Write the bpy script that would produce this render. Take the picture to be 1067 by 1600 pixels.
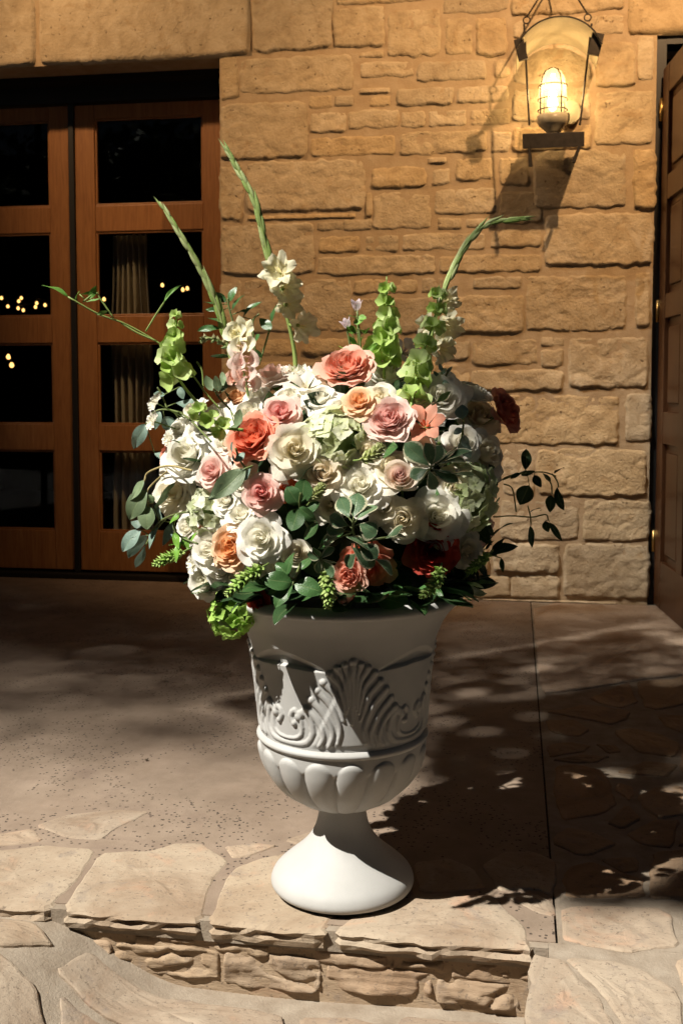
import bpy, bmesh, math, random
import numpy as np
from mathutils import Vector, Matrix, Quaternion

for _o in list(bpy.data.objects):
    bpy.data.objects.remove(_o)
SC = bpy.context.scene
COL = SC.collection
RAD = math.radians
rnd = random.Random(7)

# ------------------------------------------------------------------ camera
# world: X along the wall, Y towards the wall, Z up; the urn's foot stands at the origin
FPX = 1680.0                      # focal length in photo pixels (photo is 1067 x 1600)
CXP, CYP = 533.5, 715.0           # principal point
YAW, PITCH = RAD(9.1), RAD(3.6)
FWD = Vector((-math.sin(YAW) * math.cos(PITCH), math.cos(YAW) * math.cos(PITCH), -math.sin(PITCH)))
RGT = Vector((math.cos(YAW), math.sin(YAW), 0))
UPV = RGT.cross(FWD)
ZURN = 2.40                       # distance of the urn along the view axis
def ray(px, py):
    return FWD * FPX + RGT * (px - CXP) - UPV * (py - CYP)
_d = ray(535, 1386)
CAM = -_d * (ZURN / FPX)
cam = bpy.data.objects.new('camera', bpy.data.cameras.new('camera'))
COL.objects.link(cam)
cam.matrix_world = Matrix(((RGT.x, UPV.x, -FWD.x, CAM.x), (RGT.y, UPV.y, -FWD.y, CAM.y), (RGT.z, UPV.z, -FWD.z, CAM.z), (0, 0, 0, 1)))
cd = cam.data
cd.sensor_fit = 'VERTICAL'; cd.sensor_height = 36.0; cd.sensor_width = 24.0
cd.lens = FPX / 1600 * 36.0
cd.shift_y = -(800 - CYP) / 1600
cd.clip_start = 0.05; cd.clip_end = 2000
cd.dof.use_dof = True; cd.dof.focus_distance = 2.25; cd.dof.aperture_fstop = 9.0
SC.camera = cam

# ------------------------------------------------------------------ world, sun, exposure
SUN_AZ = YAW + RAD(32)            # heading the light travels in, from +X towards +Y
SUN_EL = RAD(54)
SUNV = Vector((math.cos(SUN_AZ) * math.cos(SUN_EL), math.sin(SUN_AZ) * math.cos(SUN_EL), -math.sin(SUN_EL)))
world = bpy.data.worlds.new('World'); SC.world = world; world.use_nodes = True
wn = world.node_tree.nodes; wl = world.node_tree.links
sky = wn.new('ShaderNodeTexSky'); sky.sky_type = 'NISHITA'; sky.sun_disc = False
sky.sun_elevation = SUN_EL; sky.sun_rotation = math.atan2(-SUNV.x, -SUNV.y)
bg = wn['Background']; bg.inputs['Strength'].default_value = 0.004
wl.new(sky.outputs[0], bg.inputs[0])
sl = bpy.data.lights.new('sun', 'SUN'); sl.energy = 5.0; sl.angle = RAD(0.6); sl.color = (1.0, 0.945, 0.85)
sun = bpy.data.objects.new('sun', sl); COL.objects.link(sun)
sun.rotation_euler = SUNV.to_track_quat('-Z', 'Y').to_euler()
sun.location = (-8, -6, 9)
vs = SC.view_settings
vs.view_transform = 'Standard'; vs.look = 'None'; vs.gamma = 1.0; vs.use_curve_mapping = False
vs.exposure = 0.80
SC.cycles.use_denoising = True
SC.cycles.max_bounces = 8; SC.cycles.diffuse_bounces = 5; SC.cycles.glossy_bounces = 2; SC.cycles.transmission_bounces = 4; SC.cycles.transparent_max_bounces = 8
SC.cycles.use_adaptive_sampling = True; SC.cycles.adaptive_threshold = 0.03
SC.cycles.caustics_reflective = False; SC.cycles.caustics_refractive = False

# ------------------------------------------------------------------ geometry helpers
def at_plane(px, py, p0, n):
    d = ray(px, py); n = Vector(n)
    return CAM + d * ((Vector(p0) - CAM).dot(n) / d.dot(n))
def gnd(px, py, z=0.0): return at_plane(px, py, (0, 0, z), (0, 0, 1))
def at_y(px, py, y): return at_plane(px, py, (0, y, 0), (0, 1, 0))
def at_d(px, py, d=0.0):                       # d: metres behind (+) or before (-) the urn's axis
    return CAM + ray(px, py) * ((ZURN + d) / FPX)
def px_m(d=0.0): return (ZURN + d) / FPX       # metres per photo pixel at that depth
YW = gnd(900, 943).y                           # face of the stone wall

def hash3(ix, iy, iz):
    n = (ix.astype(np.int64) * 374761393 + iy.astype(np.int64) * 668265263 + iz.astype(np.int64) * 2147483647 % 987654321)
    n = (n ^ (n >> 13)) * 1274126177
    n = n & 0x7fffffff
    return ((n ^ (n >> 16)) & 0xffff) / 65535.0 * 2 - 1
def vnoise(p):
    p = np.asarray(p, dtype=float)
    i = np.floor(p).astype(np.int64); f = p - i
    f = f * f * (3 - 2 * f)
    out = 0
    for dx in (0, 1):
        for dy in (0, 1):
            for dz in (0, 1):
                w = (f[..., 0] if dx else 1 - f[..., 0]) * (f[..., 1] if dy else 1 - f[..., 1]) * (f[..., 2] if dz else 1 - f[..., 2])
                out = out + w * hash3(i[..., 0] + dx, i[..., 1] + dy, i[..., 2] + dz)
    return out
def fbm(p, oct=4, lac=2.1, gain=0.5):
    p = np.asarray(p, dtype=float); a = 1.0; s = 0; t = 0
    for k in range(oct):
        s = s + a * vnoise(p + k * 17.3); t += a; a *= gain; p = p * lac
    return s / t

def mesh_of(name, verts, faces, mat=None, smooth=True, uv=None):
    me = bpy.data.meshes.new(name)
    me.from_pydata([tuple(v) for v in verts], [], [tuple(f) for f in faces])
    if uv is not None:
        l = me.uv_layers.new(name='UVMap')
        idx = np.empty(len(me.loops), dtype=np.int32); me.loops.foreach_get('vertex_index', idx)
        l.data.foreach_set('uv', np.asarray(uv, dtype=np.float32)[idx].ravel())
    if smooth:
        me.polygons.foreach_set('use_smooth', np.ones(len(me.polygons), dtype=bool))
    if mat is not None: me.materials.append(mat)
    me.update()
    return me
def link(name, me, parent=None, loc=None, color=None):
    o = bpy.data.objects.new(name, me); COL.objects.link(o)
    if parent is not None: o.parent = parent
    if loc is not None: o.location = loc
    if color is not None: o.color = (*color, 1)
    return o
def tag(o, label, cat, group=None, kind=None):
    if label: o['label'] = label
    if cat: o['category'] = cat
    if group: o['group'] = group
    if kind: o['kind'] = kind
    return o
def struct(o): o['kind'] = 'structure'; return o
def thing(name, label, cat, loc=(0, 0, 0), group=None):
    o = bpy.data.objects.new(name, None); COL.objects.link(o); o.location = loc
    o.empty_display_size = 0.05
    return tag(o, label, cat, group)

class MB:
    """collects verts and faces of one mesh"""
    def __init__(s): s.v = []; s.f = []
    def add(s, vs, fs):
        b = len(s.v); s.v += [tuple(v) for v in vs]; s.f += [tuple(i + b for i in f) for f in fs]; return s
    def box(s, a, b, bev=0.0):
        x0, y0, z0 = a; x1, y1, z1 = b
        if bev <= 0:
            vs = [(x0, y0, z0), (x1, y0, z0), (x1, y1, z0), (x0, y1, z0), (x0, y0, z1), (x1, y0, z1), (x1, y1, z1), (x0, y1, z1)]
            return s.add(vs, [(0, 3, 2, 1), (4, 5, 6, 7), (0, 1, 5, 4), (1, 2, 6, 5), (2, 3, 7, 6), (3, 0, 4, 7)])
        bm = bmesh.new(); bmesh.ops.create_cube(bm, size=1)
        for v in bm.verts:
            v.co = Vector(((x0 + x1) / 2 + v.co.x * (x1 - x0), (y0 + y1) / 2 + v.co.y * (y1 - y0), (z0 + z1) / 2 + v.co.z * (z1 - z0)))
        bmesh.ops.bevel(bm, geom=bm.edges[:], offset=bev, segments=2, profile=0.5, affect='EDGES')
        bm.verts.index_update()
        s.add([v.co[:] for v in bm.verts], [[v.index for v in f.verts] for f in bm.faces]); bm.free(); return s
    def tube(s, pts, rad, n=8, cap=True):
        pts = [Vector(p) for p in pts]; m = len(pts)
        rads = rad if isinstance(rad, (list, tuple)) else [rad] * m
        vs = []; fs = []; ref = None
        for i, p in enumerate(pts):
            t = (pts[min(i + 1, m - 1)] - pts[max(i - 1, 0)])
            if t.length < 1e-9: t = Vector((0, 0, 1))
            t.normalize()
            if ref is None:
                ref = Vector((0, 0, 1)) if abs(t.z) < 0.9 else Vector((1, 0, 0))
            u = (ref - t * ref.dot(t))
            if u.length < 1e-6: u = t.orthogonal()
            u.normalize(); w = t.cross(u); ref = u
            for k in range(n):
                a = 2 * math.pi * k / n
                vs.append(p + (u * math.cos(a) + w * math.sin(a)) * rads[i])
        for i in range(m - 1):
            for k in range(n):
                fs.append((i * n + k, i * n + (k + 1) % n, (i + 1) * n + (k + 1) % n, (i + 1) * n + k))
        if cap:
            fs.append(tuple(range(n - 1, -1, -1))); fs.append(tuple((m - 1) * n + k for k in range(n)))
        return s.add(vs, fs)
    def lathe(s, prof, n=32, center=(0, 0, 0), cap=True):
        vs = []; fs = []; m = len(prof); c = center
        for (r, z) in prof:
            for k in range(n):
                a = 2 * math.pi * k / n
                vs.append((c[0] + r * math.cos(a), c[1] + r * math.sin(a), c[2] + z))
        for i in range(m - 1):
            for k in range(n):
                fs.append((i * n + k, i * n + (k + 1) % n, (i + 1) * n + (k + 1) % n, (i + 1) * n + k))
        if cap:
            fs.append(tuple(range(n - 1, -1, -1))); fs.append(tuple((m - 1) * n + k for k in range(n)))
        return s.add(vs, fs)
    def build(s, name, mat, parent=None, smooth=False, color=None):
        me = mesh_of(name, s.v, s.f, mat, smooth)
        return link(name, me, parent, color=color)
def bez(pts, n=16):
    """Catmull-Rom through points"""
    P = [Vector(p) for p in pts]; out = []
    if len(P) == 2: return [P[0].lerp(P[1], i / n) for i in range(n + 1)]
    Q = [P[0] * 2 - P[1]] + P + [P[-1] * 2 - P[-2]]
    seg = len(P) - 1; per = max(2, n // seg)
    for i in range(seg):
        a, b, c, d = Q[i:i + 4]
        for k in range(per):
            t = k / per
            out.append(0.5 * ((2 * b) + (c - a) * t + (2 * a - 5 * b + 4 * c - d) * t * t + (3 * b - a - 3 * c + d) * t ** 3))
    out.append(P[-1]); return out

# ------------------------------------------------------------------ materials
class N:
    def __init__(s, name):
        s.m = bpy.data.materials.new(name); s.m.use_nodes = True
        s.t = s.m.node_tree; s.n = s.t.nodes; s.b = s.n['Principled BSDF']; s.out = s.n['Material Output']
    def new(s, typ, **kw):
        nd = s.n.new(typ)
        for k, v in kw.items():
            if k in nd.inputs: nd.inputs[k].default_value = v
            else: setattr(nd, k, v)
        return nd
    def l(s, a, b): s.t.links.new(a, b)
    def coord(s, kind='Object', scale=None):
        tc = s.new('ShaderNodeTexCoord'); o = tc.outputs[kind]
        if kind == 'World':
            pass
        if scale:
            mp = s.new('ShaderNodeMapping'); mp.inputs['Scale'].default_value = scale; s.l(o, mp.inputs[0]); o = mp.outputs[0]
        return o
    def pos(s, scale=None):
        o = s.new('ShaderNodeNewGeometry').outputs['Position']
        if scale:
            mp = s.new('ShaderNodeMapping'); mp.inputs['Scale'].default_value = scale; s.l(o, mp.inputs[0]); o = mp.outputs[0]
        return o
    def noise(s, co, scale, detail=4, rough=0.55, dist=0.0):
        nd = s.new('ShaderNodeTexNoise', Scale=scale, Detail=detail, Roughness=rough, Distortion=dist); s.l(co, nd.inputs['Vector']); return nd.outputs[0]
    def ramp(s, fac, stops, interp='LINEAR'):
        r = s.new('ShaderNodeValToRGB'); r.color_ramp.interpolation = interp
        els = r.color_ramp.elements
        while len(els) < len(stops): els.new(0.5)
        for e, (p, c) in zip(els, stops):
            e.position = p; e.color = (*c, 1) if len(c) == 3 else c
        s.l(fac, r.inputs[0]); return r.outputs[0]
    def mix(s, fac, a, b, mode='MIX'):
        m = s.new('ShaderNodeMix', data_type='RGBA', blend_type=mode)
        for i, v in ((0, fac), (6, a), (7, b)):
            if hasattr(v, 'is_linked') or hasattr(v, 'links'): s.l(v, m.inputs[i])
            else: m.inputs[i].default_value = v if not isinstance(v, tuple) else ((*v, 1) if len(v) == 3 else v)
        return m.outputs[2]
    def math(s, op, a, b=0.0):
        m = s.new('ShaderNodeMath', operation=op)
        for i, v in ((0, a), (1, b)):
            if hasattr(v, 'links'): s.l(v, m.inputs[i])
            else: m.inputs[i].default_value = v
        return m.outputs[0]
    def bump(s, h, strength=0.5, dist=0.01, prev=None):
        b = s.new('ShaderNodeBump', Strength=strength, Distance=dist); s.l(h, b.inputs['Height'])
        if prev is not None: s.l(prev, b.inputs['Normal'])
        return b.outputs[0]
    def fin(s, color=None, rough=0.8, normal=None, spec=0.3, metal=0.0):
        if color is not None:
            if hasattr(color, 'links'): s.l(color, s.b.inputs['Base Color'])
            else: s.b.inputs['Base Color'].default_value = (*color, 1)
        if hasattr(rough, 'links'): s.l(rough, s.b.inputs['Roughness'])
        else: s.b.inputs['Roughness'].default_value = rough
        if normal is not None: s.l(normal, s.b.inputs['Normal'])
        s.b.inputs['Specular IOR Level'].default_value = spec
        s.b.inputs['Metallic'].default_value = metal
        return s.m

def m_wallstone():
    n = N('limestone'); oi = n.new('ShaderNodeObjectInfo')
    off = n.new('ShaderNodeVectorMath', operation='ADD'); n.l(n.pos(), off.inputs[0])
    cmb = n.new('ShaderNodeCombineXYZ'); n.l(n.math('MULTIPLY', oi.outputs['Random'], 37.0), cmb.inputs[0]); n.l(n.math('MULTIPLY', oi.outputs['Random'], 91.0), cmb.inputs[2])
    n.l(cmb.outputs[0], off.inputs[1]); p = off.outputs[0]
    mid = n.noise(p, 11, 5, 0.65, 0.5); fine = n.noise(p, 75, 3, 0.6)
    c = n.ramp(mid, [(0.25, (0.36, 0.285, 0.19)), (0.5, (0.49, 0.405, 0.285)), (0.72, (0.585, 0.505, 0.38))])
    tint = n.ramp(oi.outputs['Random'], [(0, (0.84, 0.81, 0.76)), (0.3, (1.08, 1.06, 1.02)), (0.6, (0.97, 0.92, 0.83)), (1, (1.05, 0.94, 0.76))])
    c = n.mix(1.0, c, tint, 'MULTIPLY')
    ochre = n.ramp(n.noise(p, 6.5, 5, 0.7, 1.2), [(0.57, (0, 0, 0)), (0.70, (1, 1, 1))])
    c = n.mix(n.math('MULTIPLY', ochre, 0.5), c, (0.37, 0.23, 0.10))
    pits = n.ramp(n.noise(p, 38, 2, 0.5), [(0.25, (1, 1, 1)), (0.31, (0, 0, 0))])
    c = n.mix(n.math('MULTIPLY', pits, 0.7), c, (0.12, 0.08, 0.045))
    cr = n.math('ABSOLUTE', n.math('SUBTRACT', n.noise(p, 5.0, 4, 0.6, 0.8), 0.5))
    crack = n.ramp(cr, [(0.0, (1, 1, 1)), (0.006, (0, 0, 0))])
    h = n.math('SUBTRACT', n.math('ADD', n.math('MULTIPLY', mid, 0.35), n.math('MULTIPLY', fine, 0.65)), n.math('MULTIPLY', n.math('MULTIPLY', crack, n.ramp(n.noise(p, 3.3, 2), [(0.58, (0, 0, 0)), (0.66, (1, 1, 1))])), 0.5))
    h = n.math('SUBTRACT', h, n.math('MULTIPLY', pits, 0.35))
    nb = n.bump(h, 0.85, 0.010)
    return n.fin(c, 0.92, nb, 0.15)
def m_mortar():
    n = N('mortar'); p = n.pos()
    mid = n.noise(p, 11, 5, 0.6); fine = n.noise(p, 160, 3, 0.6)
    c = n.ramp(mid, [(0.3, (0.40, 0.29, 0.175)), (0.7, (0.50, 0.39, 0.26))])
    nb = n.bump(fine, 0.5, 0.004); nb = n.bump(mid, 0.6, 0.01, nb)
    return n.fin(c, 0.95, nb, 0.1)
def m_concrete():
    n = N('pitted_concrete'); p = n.pos()
    big = n.noise(p, 1.6, 5, 0.6); mid = n.noise(p, 9, 6, 0.65)
    c = n.ramp(big, [(0.3, (0.165, 0.113, 0.082)), (0.5, (0.215, 0.156, 0.113)), (0.7, (0.265, 0.20, 0.148))])
    c = n.mix(0.4, c, n.ramp(mid, [(0.3, (0.165, 0.128, 0.095)), (0.7, (0.33, 0.265, 0.205))]))
    v = n.new('ShaderNodeTexVoronoi', Scale=78, feature='F1'); v.inputs['Randomness'].default_value = 1.0
    wob = n.mix(0.06, p, n.new('ShaderNodeTexNoise').outputs[1]) ; n.l(p, v.inputs['Vector'])
    area = n.ramp(n.noise(p, 2.3, 4, 0.6), [(0.40, (0, 0, 0)), (0.56, (1, 1, 1))])
    keep = n.math('GREATER_THAN', n.math('MULTIPLY', v.outputs['Color'], area), 0.33)
    pit = n.math('MULTIPLY', n.math('LESS_THAN', n.math('ADD', v.outputs['Distance'], n.math('MULTIPLY', n.noise(p, 150, 2), 0.3)), 0.42), keep)
    c = n.mix(n.math('MULTIPLY', pit, 0.9), c, (0.05, 0.037, 0.03))
    stain = n.ramp(n.noise(p, 2.8, 5, 0.65, 0.6), [(0.58, (0, 0, 0)), (0.72, (1, 1, 1))])
    c = n.mix(n.math('MULTIPLY', stain, 0.55), c, (0.15, 0.105, 0.085))
    h = n.math('SUBTRACT', n.math('MULTIPLY', n.noise(p, 220, 3), 0.25), pit)
    nb = n.bump(h, 0.55, 0.006); nb = n.bump(mid, 0.25, 0.02, nb)
    return n.fin(c, 0.85, nb, 0.25)
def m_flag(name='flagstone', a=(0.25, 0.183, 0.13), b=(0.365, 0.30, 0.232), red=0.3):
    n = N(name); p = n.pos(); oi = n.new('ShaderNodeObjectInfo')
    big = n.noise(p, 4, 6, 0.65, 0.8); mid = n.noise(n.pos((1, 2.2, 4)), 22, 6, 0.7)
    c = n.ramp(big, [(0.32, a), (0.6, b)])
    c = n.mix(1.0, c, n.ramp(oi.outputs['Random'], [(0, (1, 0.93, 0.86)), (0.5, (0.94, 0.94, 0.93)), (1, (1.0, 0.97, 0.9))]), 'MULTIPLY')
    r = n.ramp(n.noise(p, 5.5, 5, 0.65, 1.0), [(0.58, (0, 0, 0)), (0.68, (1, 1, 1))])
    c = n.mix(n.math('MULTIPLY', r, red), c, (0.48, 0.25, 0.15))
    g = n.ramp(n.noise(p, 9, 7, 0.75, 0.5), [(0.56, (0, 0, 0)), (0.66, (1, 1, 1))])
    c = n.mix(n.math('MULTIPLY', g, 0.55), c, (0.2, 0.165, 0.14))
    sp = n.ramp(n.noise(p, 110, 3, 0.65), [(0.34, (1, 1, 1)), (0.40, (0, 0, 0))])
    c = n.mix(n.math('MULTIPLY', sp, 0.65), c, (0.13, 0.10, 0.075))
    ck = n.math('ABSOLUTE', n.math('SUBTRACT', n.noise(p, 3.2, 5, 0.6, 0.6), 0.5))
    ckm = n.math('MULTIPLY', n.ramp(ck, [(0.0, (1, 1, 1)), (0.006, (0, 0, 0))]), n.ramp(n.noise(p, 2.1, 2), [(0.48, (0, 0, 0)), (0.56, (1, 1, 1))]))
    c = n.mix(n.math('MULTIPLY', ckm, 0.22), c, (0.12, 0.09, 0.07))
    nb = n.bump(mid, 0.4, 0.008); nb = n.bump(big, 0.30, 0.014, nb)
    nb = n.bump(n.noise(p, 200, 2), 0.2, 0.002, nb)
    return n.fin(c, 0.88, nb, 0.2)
def m_grout():
    n = N('grout'); p = n.pos()
    c = n.ramp(n.noise(p, 18, 5, 0.6), [(0.3, (0.22, 0.175, 0.13)), (0.7, (0.32, 0.27, 0.212))])
    nb = n.bump(n.noise(p, 150, 4, 0.7), 0.6, 0.004)
    return n.fin(c, 0.95, nb, 0.1)
def m_wood(name, a, b, rough=0.42):
    n = N(name); p = n.coord('Object', (14, 14, 1.1))
    w = n.noise(p, 3.0, 6, 0.65, 1.5); f = n.noise(n.coord('Object', (60, 60, 2.2)), 3, 4, 0.6)
    c = n.ramp(w, [(0.3, a), (0.7, b)])
    c = n.mix(0.35, c, n.ramp(f, [(0.35, a), (0.65, b)]))
    nb = n.bump(f, 0.12, 0.003)
    return n.fin(c, rough, nb, 0.45)
def m_plain(name, col, rough=0.5, spec=0.4, metal=0.0, nscale=0, namp=0.15):
    n = N(name)
    if nscale:
        p = n.pos(); k = n.noise(p, nscale, 5, 0.6)
        c = n.ramp(k, [(0.3, tuple(x * (1 - namp) for x in col)), (0.7, tuple(min(1, x * (1 + namp)) for x in col))])
        return n.fin(c, rough, n.bump(k, 0.15, 0.004), spec, metal)
    return n.fin(col, rough, None, spec, metal)
def m_glass():
    n = N('window_glass'); n.n.remove(n.b)
    tr = n.new('ShaderNodeBsdfTransparent'); tr.inputs[0].default_value = (0.82, 0.84, 0.83, 1)
    gl = n.new('ShaderNodeBsdfGlossy'); gl.inputs['Roughness'].default_value = 0.02
    lw = n.new('ShaderNodeLayerWeight', Blend=0.5)
    fr = n.new('ShaderNodeMath', operation='MULTIPLY_ADD'); fr.inputs[1].default_value = 0.9; fr.inputs[2].default_value = 0.018
    n.l(n.math('POWER', lw.outputs['Facing'], 5.0), fr.inputs[0])
    mx = n.new('ShaderNodeMixShader'); n.l(fr.outputs[0], mx.inputs[0]); n.l(tr.outputs[0], mx.inputs[1]); n.l(gl.outputs[0], mx.inputs[2])
    n.l(mx.outputs[0], n.out.inputs[0]); return n.m
def m_emit(name, col, st):
    n = N(name); n.b.inputs['Base Color'].default_value = (*col, 1)
    n.b.inputs['Emission Color'].default_value = (*col, 1); n.b.inputs['Emission Strength'].default_value = st
    return n.m
def m_urn():
    n = N('painted_plaster'); p = n.pos()
    k = n.noise(p, 14, 5, 0.6)
    c = n.ramp(k, [(0.3, (0.385, 0.382, 0.366)), (0.7, (0.425, 0.42, 0.406))])
    nb = n.bump(n.noise(p, 420, 2, 0.5), 0.10, 0.0015); nb = n.bump(k, 0.05, 0.01, nb)
    return n.fin(c, 0.6, nb, 0.3)
def m_petal():
    n = N('petal'); oi = n.new('ShaderNodeObjectInfo')
    uvx = n.new('ShaderNodeSeparateXYZ'); n.l(n.coord('UV'), uvx.inputs[0])
    mp = n.new('ShaderNodeMapping'); mp.inputs['Scale'].default_value = (26, 1.2, 1); n.l(n.coord('UV'), mp.inputs[0])
    vein = n.noise(mp.outputs[0], 1.0, 3, 0.6)
    c = n.mix(1.0, oi.outputs['Color'], n.ramp(vein, [(0.3, (0.90, 0.89, 0.87)), (0.6, (1, 1, 1))]), 'MULTIPLY')
    base = n.ramp(uvx.outputs[1], [(0.0, (0.86, 0.88, 0.68)), (0.3, (1, 1, 1))])
    c = n.mix(1.0, c, base, 'MULTIPLY')
    d = n.b; n.l(c, d.inputs['Base Color']); d.inputs['Roughness'].default_value = 0.55; d.inputs['Specular IOR Level'].default_value = 0.25
    n.l(n.bump(vein, 0.12, 0.003), d.inputs['Normal'])
    tr = n.new('ShaderNodeBsdfTranslucent'); n.l(c, tr.inputs[0])
    mx = n.new('ShaderNodeMixShader'); mx.inputs[0].default_value = 0.42
    n.l(d.outputs[0], mx.inputs[1]); n.l(tr.outputs[0], mx.inputs[2]); n.l(mx.outputs[0], n.out.inputs[0]); return n.m
def m_leaf(name, varieg=False, rough=0.4, spec=0.5, trans=0.12):
    n = N(name); oi = n.new('ShaderNodeObjectInfo')
    sx = n.new('ShaderNodeSeparateXYZ'); n.l(n.coord('UV'), sx.inputs[0])
    u = n.math('ABSOLUTE', n.math('SUBTRACT', sx.outputs[0], 0.5))
    k = n.noise(n.coord('UV', (5, 9, 1)), 2.0, 4, 0.6)
    c = n.mix(1.0, oi.outputs['Color'], n.ramp(k, [(0.3, (0.78, 0.80, 0.75)), (0.7, (1.1, 1.1, 1.05))]), 'MULTIPLY')
    if varieg:
        e = n.math('ADD', u, n.math('MULTIPLY', n.math('SUBTRACT', k, 0.5), 0.28))
        edge = n.ramp(e, [(0.36, (0, 0, 0)), (0.41, (1, 1, 1))])
        c = n.mix(edge, c, (0.62, 0.60, 0.40))
    mid = n.ramp(u, [(0.0, (1, 1, 1)), (0.035, (0, 0, 0))])
    c = n.mix(n.math('MULTIPLY', mid, 0.35), c, (0.30, 0.36, 0.16))
    d = n.b; n.l(c, d.inputs['Base Color']); d.inputs['Roughness'].default_value = rough; d.inputs['Specular IOR Level'].default_value = spec
    n.l(n.bump(n.math('ADD', k, n.math('MULTIPLY', mid, -0.6)), 0.25, 0.003), d.inputs['Normal'])
    tr = n.new('ShaderNodeBsdfTranslucent'); n.l(c, tr.inputs[0])
    mx = n.new('ShaderNodeMixShader'); mx.inputs[0].default_value = trans
    n.l(d.outputs[0], mx.inputs[1]); n.l(tr.outputs[0], mx.inputs[2]); n.l(mx.outputs[0], n.out.inputs[0]); return n.m
def m_curtain():
    n = N('curtain_cloth'); p = n.pos()
    c = n.ramp(n.noise(p, 6, 3), [(0.3, (0.50, 0.43, 0.34)), (0.7, (0.60, 0.53, 0.43))])
    return n.fin(c, 0.9, None, 0.1)

M = dict(stone=m_wallstone(), mortar=m_mortar(), conc=m_concrete(), flag=m_flag(), grout=m_grout(),
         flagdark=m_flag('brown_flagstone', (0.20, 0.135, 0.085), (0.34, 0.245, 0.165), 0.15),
         slab=m_flag('smooth_slab', (0.30, 0.22, 0.165), (0.42, 0.33, 0.26), 0.1),
         riser=m_flag('riser_stone', (0.25, 0.175, 0.115), (0.37, 0.285, 0.205), 0.30),
         wood=m_wood('oak', (0.21, 0.085, 0.027), (0.40, 0.18, 0.06)), wood2=m_wood('dark_oak', (0.040, 0.015, 0.006), (0.085, 0.034, 0.012), 0.38),
         black=m_plain('black_metal', (0.012, 0.011, 0.010), 0.45, 0.5), dark=m_plain('dark_interior', (0.02, 0.017, 0.014), 0.9, 0.1),
         iron=m_plain('wrought_iron', (0.03, 0.024, 0.018), 0.5, 0.5, 0.6, 40, 0.3), glass=m_glass(), urn=m_urn(), petal=m_petal(),
         leaf=m_leaf('leaf_matt', False, 0.5, 0.4), gloss=m_leaf('leaf_glossy', False, 0.3, 0.55), varieg=m_leaf('leaf_variegated', True, 0.35, 0.5),
         curtain=m_curtain(), shade=m_plain('enamel_shade', (0.42, 0.38, 0.28), 0.35, 0.4, 0, 30, 0.1), brass=m_plain('brass', (0.5, 0.33, 0.12), 0.35, 0.5, 1.0))
# ================================================================== SETTING
YE = -0.20                 # front edge of the terrace (step)
XS = 0.425                 # right of here the terrace runs on towards the camera
XJ = 0.462                 # saw-cut joint in the floor
XL1, XL0 = -1.195, -2.98   # glazed doorway, right and left jamb
ZL = 2.872                 # underside of the lintels
XR0, XR1 = 1.052, 2.06     # timber door opening
WT = 0.42                  # wall thickness
YD = YW + 0.33             # front face of the glazed doors

def lower_z(x, y):
    """height of the lower paving: level, ramping up to the terrace at the left"""
    t = min(1.0, max(0.0, (-0.30 - x + 0.25 * (y - YE)) / 0.36)); t = t * t * (3 - 2 * t)
    return -0.148 + 0.136 * t + 0.004 * math.sin(x * 9 + y * 5)

# far ground, coloured dark to cut its sunlit bounce and reflection
g = MB().box((-60, -60, -0.42), (60, 60, -0.30))
struct(g.build('ground', m_plain('darkened_ground', (0.045, 0.042, 0.04), 0.9, 0.2, 0, 30, 0.3)))

# lower paving bed
nx, ny = 240, 150
vs = []; fs = []
for j in range(ny + 1):
    for i in range(nx + 1):
        x = -3.2 + (XS + 0.03 + 3.2) * i / nx; y = -3.4 + (YE + 0.05 + 3.4) * j / ny
        vs.append((x, y, lower_z(x, y) - 0.0075))
for j in range(ny):
    for i in range(nx):
        a = j * (nx + 1) + i; fs.append((a, a + 1, a + nx + 2, a + nx + 1))
lower = struct(link('lower_paving', mesh_of('lower_paving', vs, fs, M['grout'])))

# terrace: concrete floor left of the joint, grout bed under the crazy paving right of it
terrace = bpy.data.objects.new('terrace', None); COL.objects.link(terrace); struct(terrace)
MB().box((-4.2, YE + 0.03, -0.30), (XJ - 0.002, YW + 0.5, 0.0)).build('concrete_slab', M['conc'], terrace)
MB().box((XJ + 0.003, YE + 0.03, -0.30), (4.2, YW + 0.5, -0.001)).build('paving_bed', M['grout'], terrace)
MB().box((XS + 0.0205, -3.4, -0.30), (4.2, YE + 0.03, -0.0015)).build('paving_bed', M['grout'], terrace)
MB().box((XJ - 0.0021, YE + 0.03, -0.30), (XJ + 0.0031, YW, -0.010)).build('joint', M['dark'], terrace)

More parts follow.
